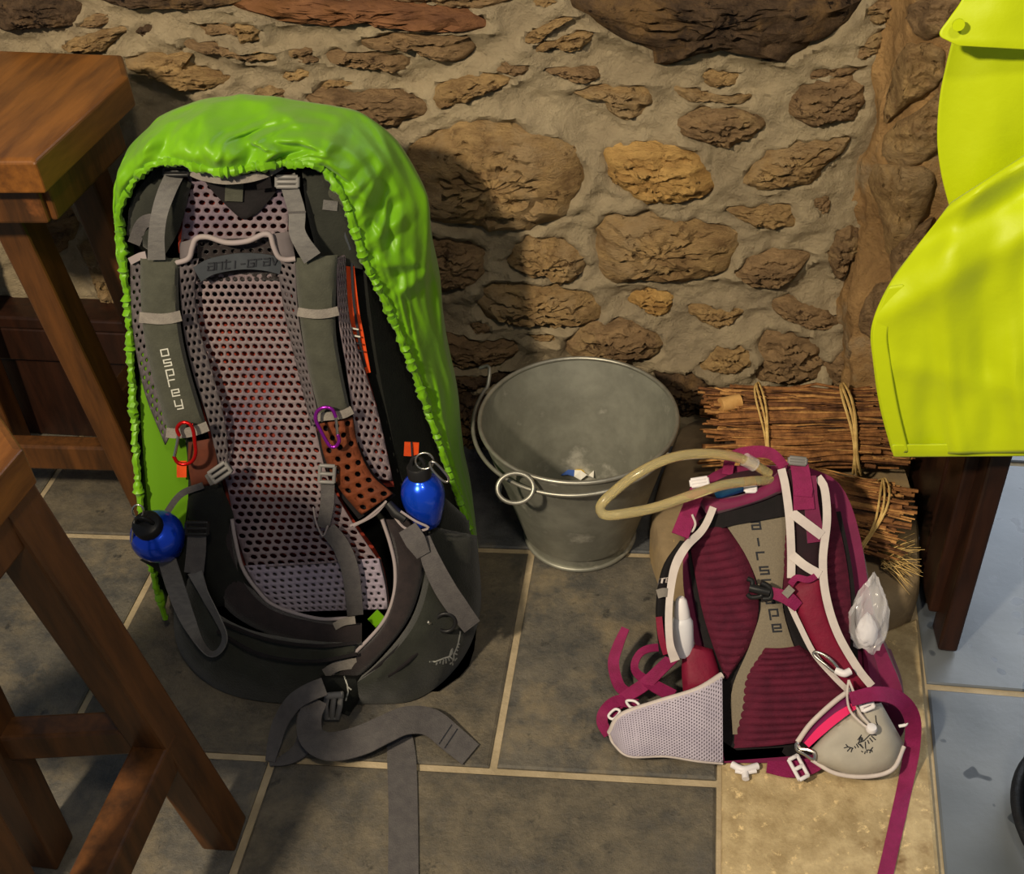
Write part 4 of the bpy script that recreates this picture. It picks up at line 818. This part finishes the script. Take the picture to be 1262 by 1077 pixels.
# ------------------------------------------------------------------ bottles and carabiners on the large pack
def axes(z):
    z = np.array(z)/np.linalg.norm(z); x = np.cross([0,1,.1], z); x /= np.linalg.norm(x); return (x, np.cross(z, x), z)
def flask(c, up, r, h, label, ring, clip, name='water_bottle'):
    A = axes(up); t = thing(name, c, label, 'bottle', 'blue bottles on the large backpack')
    pr = [(r*x, h*y) for x, y in ((0,0),(.5,0),(.62,.04),(.74,.16),(.86,.30),(.96,.44),(1,.56),(.98,.66),(.90,.76),(.76,.84),(.58,.90),(.46,.93),(.44,.96),(0,.96))]
    obj('flask', *lathe(pr, c, A, 40), 'blue_metal', t)
    pc = [(r*.46,h*.93),(r*.54,h*.94),(r*.54,h*1.10),(r*.48,h*1.13),(0,h*1.13)]
    cp = obj('cap', *lathe(pc, c, A, 28), 'plastic_black', t)
    obj('cap_loop', *tube([c+A[2]*(h*1.12)+A[0]*r*.3*math.cos(a)+A[2]*r*.5*math.sin(a) for a in np.linspace(0,math.pi,12)], .003, 8), 'plastic_black', cp)
    obj('key_ring', *ptube(P, ring, .0015, 8, 30, True), 'steel', t); obj('snap_hook', *ptube(P, clip, .0018, 8, 40, True), 'steel', t)
    return t
def circ(x, y, rx, ry, h, n=12): return [(x+rx*math.cos(a), y+ry*math.sin(a), h) for a in np.linspace(0,2*math.pi,n,endpoint=False)]
flask(P((527,645,.045)), PL.u*1+PL.n*.20-PL.r*.03, .0305, .092, 'blue metal bottle with black cap in the right side pocket of the large backpack', circ(523,568,11,10,.075), [(530,570,.08),(536,570,.082),(546,580,.08),(553,590,.078),(550,594,.078),(543,590,.08),(532,578,.08)])
flask(P((208,676,.05)), PL.u*.80+PL.n*.58-PL.r*.05, .037, .078, 'blue metal bottle with black cap hanging at the left side of the large backpack', circ(170,630,7,8,.10), [(167,640,.10),(170,642,.10),(169,660,.098),(167,676,.095),(163,672,.095),(164,655,.098)])
def carabiner(path, gate, m, label, hook_h):
    c = P((*np.mean([p[:2] for p in path], 0), hook_h)); t = thing('carabiner', c, label, 'carabiner', 'carabiners on the shoulder straps')
    obj('hook', *ptube(P, [(*p, hook_h) for p in path], .0026, 8, 44), m, t); obj('gate', *ptube(P, [(*p, hook_h) for p in gate], .0022, 8), 'steel', t)
carabiner([(221,537),(218,528),(224,521),(233,522),(238,530),(240,545),(241,558),(237,568),(228,572),(219,570),(214,562)], [(220,536),(218,548),(215,562)], 'red_metal', 'red carabiner clipped to the left shoulder strap of the large backpack', .062)
carabiner([(414,514),(409,504),(399,502),(391,507),(389,517),(395,530),(402,543),(407,550),(414,550),(418,543),(416,535)], [(414,514),(415,524),(416,536)], 'purple_metal', 'purple carabiner clipped to the right shoulder strap of the large backpack', .062)
# ------------------------------------------------------------------ small backpack
QL = Plane((.2,.95,0), 0, 40)
def Q(p):
    q = QL(p)
    return q if q[2] > .012 else onz(p[0], p[1], .012)
sp = thing('backpack', np.array([.2,1.02,0]), 'small maroon daypack with white piping standing on the sandstone slab against the firewood', 'backpack')
NB = QL.n
body(Q, [(574,895,990,905,985),(590,868,1028,880,1020),(620,852,1048,860,1045),(670,843,1062,846,1062),(720,842,1070,846,1072),(770,850,1080,852,1082),(810,862,1096,862,1100),(850,876,1112,872,1112),(895,888,1116,884,1114),(940,894,1090,892,1086)], sp, 'magenta', .10)
obj('back_frame', *cushion(Q, [(846,650,.006),(850,700,.006),(862,770,.006),(880,850,.006),(893,938,.006)], [(1036,630,.006),(1050,700,.006),(1056,770,.006),(1052,850,.006),(1000,930,.006)], 24, 8, .004, .012), 'black_fabric', sp)
hg = obj('mesh_panel', *cushion(Q, [(890,640,.014),(922,690,.014),(938,742,.014),(924,795,.014),(902,850,.014),(903,905,.014)], [(974,632,.014),(968,690,.014),(964,742,.014),(976,790,.014),(1000,850,.014),(1000,905,.014)], 24, 8, .003, .006), 'grey_mesh', sp)
def ribbed(L, Rr, ribs, name='ribbed_pad', m='maroon_pad', h=.010):
    nu, nv = ribs*6, 9; A, B = edges(L, Rr, nu); G = []
    for i in range(nu):
        r = []
        for k in range(nv):
            s = k/(nv-1); q = A[i]*(1-s)+B[i]*s; d = (1-abs(2*s-1)**6)
            r.append(Q((q[0], q[1]+2*math.sin(s*3), q[2]+(h+.0035*abs(math.sin(math.pi*i/6)))*d)))
        G.append(r)
    return obj(name, *grid(G), m, sp)
ribbed([(848,655,.012),(855,700,.012),(866,755,.012),(880,800,.012),(893,834,.012)], [(893,645,.012),(922,690,.012),(935,740,.012),(926,790,.012),(898,835,.012)], 18)
ribbed([(940,798,.012),(914,835,.012),(908,875,.012),(904,922,.012)], [(985,795,.012),(1026,825,.012),(1046,862,.012),(1000,912,.012)], 14)
ribbed([(966,640,.010),(962,700,.010),(972,750,.010),(1002,800,.010)], [(1028,620,.010),(1043,690,.010),(1049,750,.010),(1047,812,.010)], 18)
stack(onto([hg]), 'airscape', [(931.8,647.6),(934.6,668),(938,685),(942,703),(945,719),(949,739),(953.5,755.5),(957.4,774)], (10,-.5), (-1.4,-8.6), 0, 2.3).build('lettering', 'ink_dark', hg)
obj('top_band', *ribbon(Q, [(868,652,.020),(888,638,.022),(920,630,.022),(968,622,.022)], [24,26,28,26]), 'black_fabric', sp)
obj('top_flap', *cushion(Q, [(856,610,.012),(900,612,.020),(935,600,.022),(970,572,.016)], [(872,636,.022),(905,628,.026),(940,617,.028),(970,604,.026)], 20, 8, .010, .012), 'magenta', sp)
obj('opening', *cushion(Q, [(872,598,.004),(905,583,.004),(950,575,.004)], [(880,612,.008),(910,608,.008),(950,592,.008)], 12, 6, -.002, .004), 'maroon_black', sp)
po = obj('water_pouch', *cushion(Q, [(880,607,.020),(905,595,.022),(934,588,.022)], [(884,616,.022),(910,608,.024),(938,598,.024)], 10, 6, .006, .006), 'blue_pouch', sp)
obj('pouch_tab', *ribbon(Q, [(918,598,.032),(930,592,.032)], 9), 'maroon_red', po); buckle(Q, 925, 602, 12, 7, .031, po, 'white_plastic')
obj('grab_handle', *ribbon(Q, [(896,585,.0),(902,564,-.01),(925,557,-.012),(950,559,-.012),(968,576,0)], [13,14,15,14,12]), 'magenta_web', sp)
# right shoulder strap
obj('shoulder_strap', *cushion(Q, [(970,578,.03),(977,640,.036),(978,716,.036)], [(1012,588,.03),(1016,650,.036),(1010,716,.036)], 16, 8, .008, .014), 'maroon_black', sp)
obj('shoulder_strap', *cushion(Q, [(974,722,.038),(985,760,.038),(1010,810,.034),(1046,852,.03)], [(1012,704,.038),(1020,750,.038),(1040,795,.034),(1074,846,.03)], 20, 9, .010, .014), 'maroon_red', sp)
obj('strap_lip', *ribbon(Q, [(974,720,.048),(982,712,.052),(997,714,.053),(1013,704,.048)], 8), 'magenta_web', sp)
for pts, w in (([(963,578,.036),(968,600,.042),(973,640,.046),(975,680,.046),(975,712,.044)], 10), ([(1008,588,.038),(1016,602,.042),(1019,640,.046),(1014,690,.048),(1018,735,.05),(1032,780,.048),(1056,822,.044),(1074,845,.04)], 10),
               ([(972,742,.040),(984,768,.042),(1003,805,.042),(1026,832,.04),(1044,850,.036)], 7), ([(976,632,.047),(993,645,.05),(1013,660,.048)], 12), ([(976,684,.047),(992,697,.05),(1011,708,.05)], 11)):
    obj('piping', *ribbon(Q, pts, w, th=.003), 'white_trim', sp)
obj('adjuster_webbing', *ribbon(Q, [(985,572,.042),(989,598,.048),(991,628,.05)], [22,24,26]), 'magenta_web', sp); obj('adjuster_webbing', *ribbon(Q, [(1000,586,.044),(1000,620,.046),(1006,668,.047)], [12,18,22]), 'magenta', sp)
obj('adjuster_end', *ribbon(Q, [(978,606,.052),(1001,608,.052)], 9), 'magenta_web', sp); buckle(Q, 983, 568, 20, 7, .044, sp, 'plastic_grey', .1)
# left shoulder strap
st = obj('shoulder_strap', *cushion(Q, [(838,666,.05),(816,700,.055),(808,750,.055),(812,805,.05)], [(858,668,.04),(832,702,.045),(824,755,.045),(828,812,.04)], 18, 8, .008, .014), 'black_fabric', sp)
text(onto([st]), 'prey', 811.5, 719, (3.2,-.5), (1.2,-5.5), .0, 1.2, 1.4).build('lettering', 'white_trim', st)
obj('keeper_band', *ribbon(Q, [(810,732,.066),(818,730,.067),(827,731,.062)], 11), 'webbing_pale', st)
obj('strap_lining', *ribbon(Q, [(812,760,.062),(815,785,.06),(821,806,.055)], 8), 'maroon_red', st)
obj('piping', *ribbon(Q, [(879,625,.032),(872,642,.036),(863,656,.044),(845,674,.06),(832,698,.064),(826,730,.064),(824,765,.062),(826,795,.058),(832,814,.05)], [9,9,10,11,10,9,9,9,12], th=.003), 'white_trim', sp)
obj('adjuster_webbing', *ribbon(Q, [(862,598,.03),(850,628,.045),(838,660,.06)], [18,20,22]), 'magenta_web', sp); buckle(Q, 862, 594, 20, 8, .036, sp, 'white_plastic', -.15)
obj('cord', *ptube(Q, [(853,634,.05),(857,646,.052),(852,655,.052),(848,646,.05)], .0016, 6), 'white_trim', sp)
# sternum strap
b = MB()
for pts in ([(921,713),(927,716),(928,724),(938,726),(938,734),(926,736),(921,732)],): b.add(ptube(Q, [(*p, .05) for p in pts], .0034, 8))
b.add(ptube(Q, [(924,724,.05),(936,727,.052),(948,730,.052)], .006, 8)); b.add(ptube(Q, [(938,718,.05),(948,724,.05),(950,736,.05),(940,738,.05)], .004, 8)); b.build('sternum_buckle', 'plastic_black', sp)
obj('sternum_strap', *ribbon(Q, [(946,729,.05),(960,733,.053),(972,738,.054),(984,748,.05)], [13,15,17,14]), 'magenta_web', sp); obj('keeper_band', *ribbon(Q, [(967,734,.058),(976,724,.058)], 10), 'webbing_pale', sp)
# hip belt of the small pack
lw = [(752,903,.03),(766,882,.045),(810,866,.05),(858,851,.045),(890,832,.03)]; lr = [(757,916,.03),(776,931,.05),(820,931,.05),(860,937,.045),(891,940,.03)]
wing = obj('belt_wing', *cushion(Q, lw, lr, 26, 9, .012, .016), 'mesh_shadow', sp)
obj('wing_mesh', *holed(Q, [(p[0],p[1],p[2]+.008) for p in lr][::1], [(p[0],p[1],p[2]+.008) for p in lw], 20, 46, .25, .25, .007), 'white_mesh', wing, solid=.001)
obj('piping', *ptube(Q, [(p[0],p[1],p[2]+.004) for p in lw], .0048), 'white_trim', wing); obj('piping', *ptube(Q, [(752,905,.034)]+[(p[0],p[1],p[2]+.004) for p in lr], .003), 'white_trim', wing)
obj('wing_seam', *ptube(Q, [(782,884,.058),(785,908,.064),(786,928,.058)], .002, 6), 'white_mesh', wing)
pk = obj('belt_pocket', *cushion(Q, [(1000,922,.05),(1026,893,.055),(1058,872,.055),(1086,866,.05)], [(1004,940,.05),(1050,956,.06),(1098,948,.055),(1114,916,.04)], 24, 12, .022, .03, wr=.003, wsc=18), 'grey_pocket', sp)
obj('pocket_zip', *ribbon(Q, [(994,918,.064),(1012,900,.07),(1034,882,.072),(1056,868,.068)], [8,11,11,8]), 'pink_zip', pk)
obj('belt_wing', *cushion(Q, [(985,912,.04),(1004,890,.045),(1030,866,.045),(1052,850,.04)], [(996,920,.05),(1016,898,.055),(1038,878,.055),(1060,864,.05)], 16, 6, .008, .012), 'plum', sp)
obj('piping', *ptube(Q, [(983,914,.05),(1000,891,.054),(1028,865,.054),(1050,849,.05)], .0036), 'white_trim', sp); obj('piping', *ptube(Q, [(1000,936,.056),(1030,953,.064),(1068,957,.064),(1100,948,.06),(1114,920,.046)], .003), 'white_trim', pk)
BD = [[(1057.1,915.7),(1064.6,912.9),(1072.0,905.5),(1080.4,906.0)],[(1079.0,881.4),(1079.9,889.7),(1081.7,893.4)],[(1057.1,912.0),(1061.8,905.5)],[(1058.5,914.8),(1060.9,907.4)],[(1060.9,913.9),(1062.2,908.3)],[(1063.2,913.4),(1062.7,909.2)],[(1057.1,915.7),(1066.4,924.1)],[(1066.4,913.9),(1066.9,924.1)],[(1059.9,916.6),(1064.6,923.1)],[(1071.5,909.2),(1075.7,914.3)],[(1073.9,906.9),(1079.4,912.0)],[(1069.2,912.0),(1071.1,916.6)],[(1055.3,916.6),(1058.1,921.3)],[(1053.0,919.4),(1054.8,922.2)],[(1040.0,921.7),(1045.1,920.4),(1051.6,922.2)],[(1045.1,920.4),(1042.3,917.1)],[(1047.9,921.7),(1044.1,925.9)],[(1050.6,921.7),(1048.8,926.9)],[(1061.3,925.5),(1063.6,926.9)],[(1065.5,929.2),(1066.9,924.5),(1070.6,924.1)],[(1068.3,927.8),(1068.7,925.0)],[(1070.6,924.1),(1074.8,925.0)],[(1072.0,928.2),(1072.5,925.0)],[(1072.9,924.1),(1075.7,920.8)],[(1074.8,926.9),(1074.3,924.1)]]
strokes(onto([pk]), BD, 0, 1.3).build('emblem', 'ink_dark', pk, label='dark printed bird emblem')
obj('pull_cord', *ptube(Q, [(1046,838,.06),(1044,856,.066),(1048,876,.08),(1064,893,.086),(1074,898,.087)], .0016, 6), 'white_trim', sp); obj('pull_cord', *ptube(Q, [(1046,838,.06),(1054,858,.068),(1058,876,.08),(1074,896,.087)], .0016, 6), 'white_trim', sp)
obj('cord_lock', *lathe([(0,-.006),(.006,-.004),(.0075,0),(.006,.004),(0,.006)], Q((1074,898,.088)), n=16), 'white_plastic', sp)
obj('strap_hook', *ptube(Q, [(1004,803,.05),(1014,806,.054),(1026,815,.056),(1034,826,.056),(1028,828,.056),(1016,818,.054),(1004,808,.05)], .002, 8, 40, True), 'steel', sp)
obj('strap_hook', *ptube(Q, [(1030,826,.056),(1040,830,.06),(1048,827,.058)], .005, 8), 'white_plastic', sp)
obj('zip_pull', *ptube(Q, [(982,915,.064),(986,922,.068),(996,924,.072),(1004,928,.074),(1002,936,.074),(992,930,.07),(982,924,.066)], .002, 6, 40, True), 'steel', sp)
obj('belt_tie', *ribbon(Q, [(1048,858,.06),(1062,862,.07),(1074,868,.07)], [16,18,18]), 'magenta_web', sp); buckle(Q, 1068, 868, 14, 12, .078, sp, 'white_plastic', -.4)
floor_web([(1048,862,.13),(1080,855,.135),(1108,862,.12),(1124,884,.085),(1124,920,.04),(1116,965,.0075),(1104,1020,.0075),(1088,1092,.0075)], [17,18,20,20,19,19,19,20], 'magenta_web', sp, 'belt_webbing', 60)
obj('belt_webbing', *ribbon(FL, [(945,945,.016),(975,948,.018),(1000,944,.02),(1016,934,.03)], [14,20,20,16]), 'magenta_web', sp); buckle(FL, 984, 946, 12, 28, .026, sp, 'white_plastic', -.5)
b = MB(); b.add(ptube(FL, [(902,942,.012),(916,948,.014),(934,944,.012)], .005, 8)); b.add(ptube(FL, [(918,948,.012),(919,960,.012)], .005, 8)); b.add(ptube(FL, [(906,950,.012),(918,952,.012),(932,950,.012)], .003, 8)); b.build('belt_toggle', 'white_plastic', sp)
obj('loop', *ptube(FL, [(1112,866,.09),(1117,880,.085),(1117,892,.075),(1108,895,.07)], .0022, 8), 'white_plastic', sp)
# webbing at the left of the small pack
for pts, w, z_ in (([(771,774,.075),(762,795,.06),(756,818,.045),(763,845,.03),(778,856,.03)], [10,13,14,14,12], 0), ([(840,800,.08),(815,824,.06),(795,843,.045),(770,860,.03),(748,882,.02)], [14,15,16,15,14], 0),
                ([(836,806,.075),(812,798,.06),(790,804,.05),(782,824,.04),(798,840,.045),(830,858,.06)], [10,9,9,10,15,16], 0), ([(786,868,.03),(762,864,.03),(746,876,.03),(742,890,.02),(750,906,.012)], [12,14,15,14,12], 0)):
    floor_web(pts, w, 'magenta_web', sp, 'compression_webbing', 40)
obj('web_ring', *ptube(FL, [(772,864,.04),(782,864,.042),(788,870,.04),(778,872,.04)], .002, 8, 30, True), 'white_plastic', sp); obj('web_ring', *ptube(FL, [(750,882,.03),(758,874,.034),(764,877,.034),(756,886,.03)], .002, 8, 30, True), 'white_plastic', sp)
obj('side_pocket', *cushion(Q, [(842,790,.01),(840,825,.02),(842,855,.02)], [(878,800,.01),(886,828,.015),(886,850,.02)], 12, 8, .012, .02, wr=.003), 'maroon_red', sp)
obj('side_pocket', *cushion(Q, [(1062,790,-.01),(1066,830,-.005),(1074,862,0)], [(1098,800,-.06),(1112,840,-.06),(1116,890,-.05)], 14, 9, .014, .02, wr=.003), 'magenta', sp)
tb = obj('drinking_tube', *ptube(Q, [(948,584,.022),(932,574,.034),(905,563,.05),(865,559,.07),(825,565,.085),(785,584,.095),(752,610,.10),(740,624,.10),(744,634,.10),(762,634,.10),(805,626,.09),(850,611,.08),(890,598,.062),(925,593,.045),(950,592,.024)], .0068, 14, 110), 'tube_clear', sp, label='clear yellowish drinking tube')
obj('tube_joint', *ptube(Q, [(918,566,.045),(930,573,.036)], .0095, 14), 'bag_clear', tb)
# ------------------------------------------------------------------ bottle and bag in the pockets of the small pack
c = Q((843,806,.012)); A = axes(QL.u*.95+QL.n*.35-QL.r*.10)
t = thing('squeeze_bottle', c, 'small white squeeze bottle with pale cap in the left pocket of the maroon daypack', 'bottle')
obj('body', *lathe([(0,0),(.012,0),(.0145,.004),(.0145,.05),(.011,.058),(.008,.06),(0,.06)], c, A, 28), 'bottle_white', t)
obj('cap', *lathe([(0,.059),(.011,.059),(.0105,.066),(.0075,.084),(.004,.088),(0,.088)], c, A, 24), 'white_plastic', t)
c = Q((1068,775,.0)); t = thing('plastic_bag', c, 'crumpled clear plastic bag with white contents tucked in the right pocket of the maroon daypack', 'bag')
bm = bmesh.new(); bmesh.ops.create_icosphere(bm, subdivisions=4, radius=1)
def blob(C0, sx, sy, sz, amp, fr, seed, lean=0):
    V = []; 
    for v in bm.verts:
        d = np.array(v.co); tp = max(0, d[2]); w = 1-.62*tp**1.3
        r = 1+amp*(1-2*abs(noise.noise(Vector(d*fr)+Vector((seed,0,0)))))
        V.append(C0+QL.r*(d[0]*sx*w*r+lean*tp)+QL.u*d[2]*sz*r+QL.n*d[1]*sy*w*r)
    return V, [[v.index for v in f.verts] for f in bm.faces]
bm.verts.ensure_lookup_table()
obj('contents', *blob(Q((1068,776,.012)), .014, .011, .022, .12, 1.6, 3), 'bag_content', t)
obj('film', *blob(Q((1071,757,.014)), .021, .016, .044, .34, 1.7, 8, .004), 'bag_clear', t, sharp=25)
bm.free()
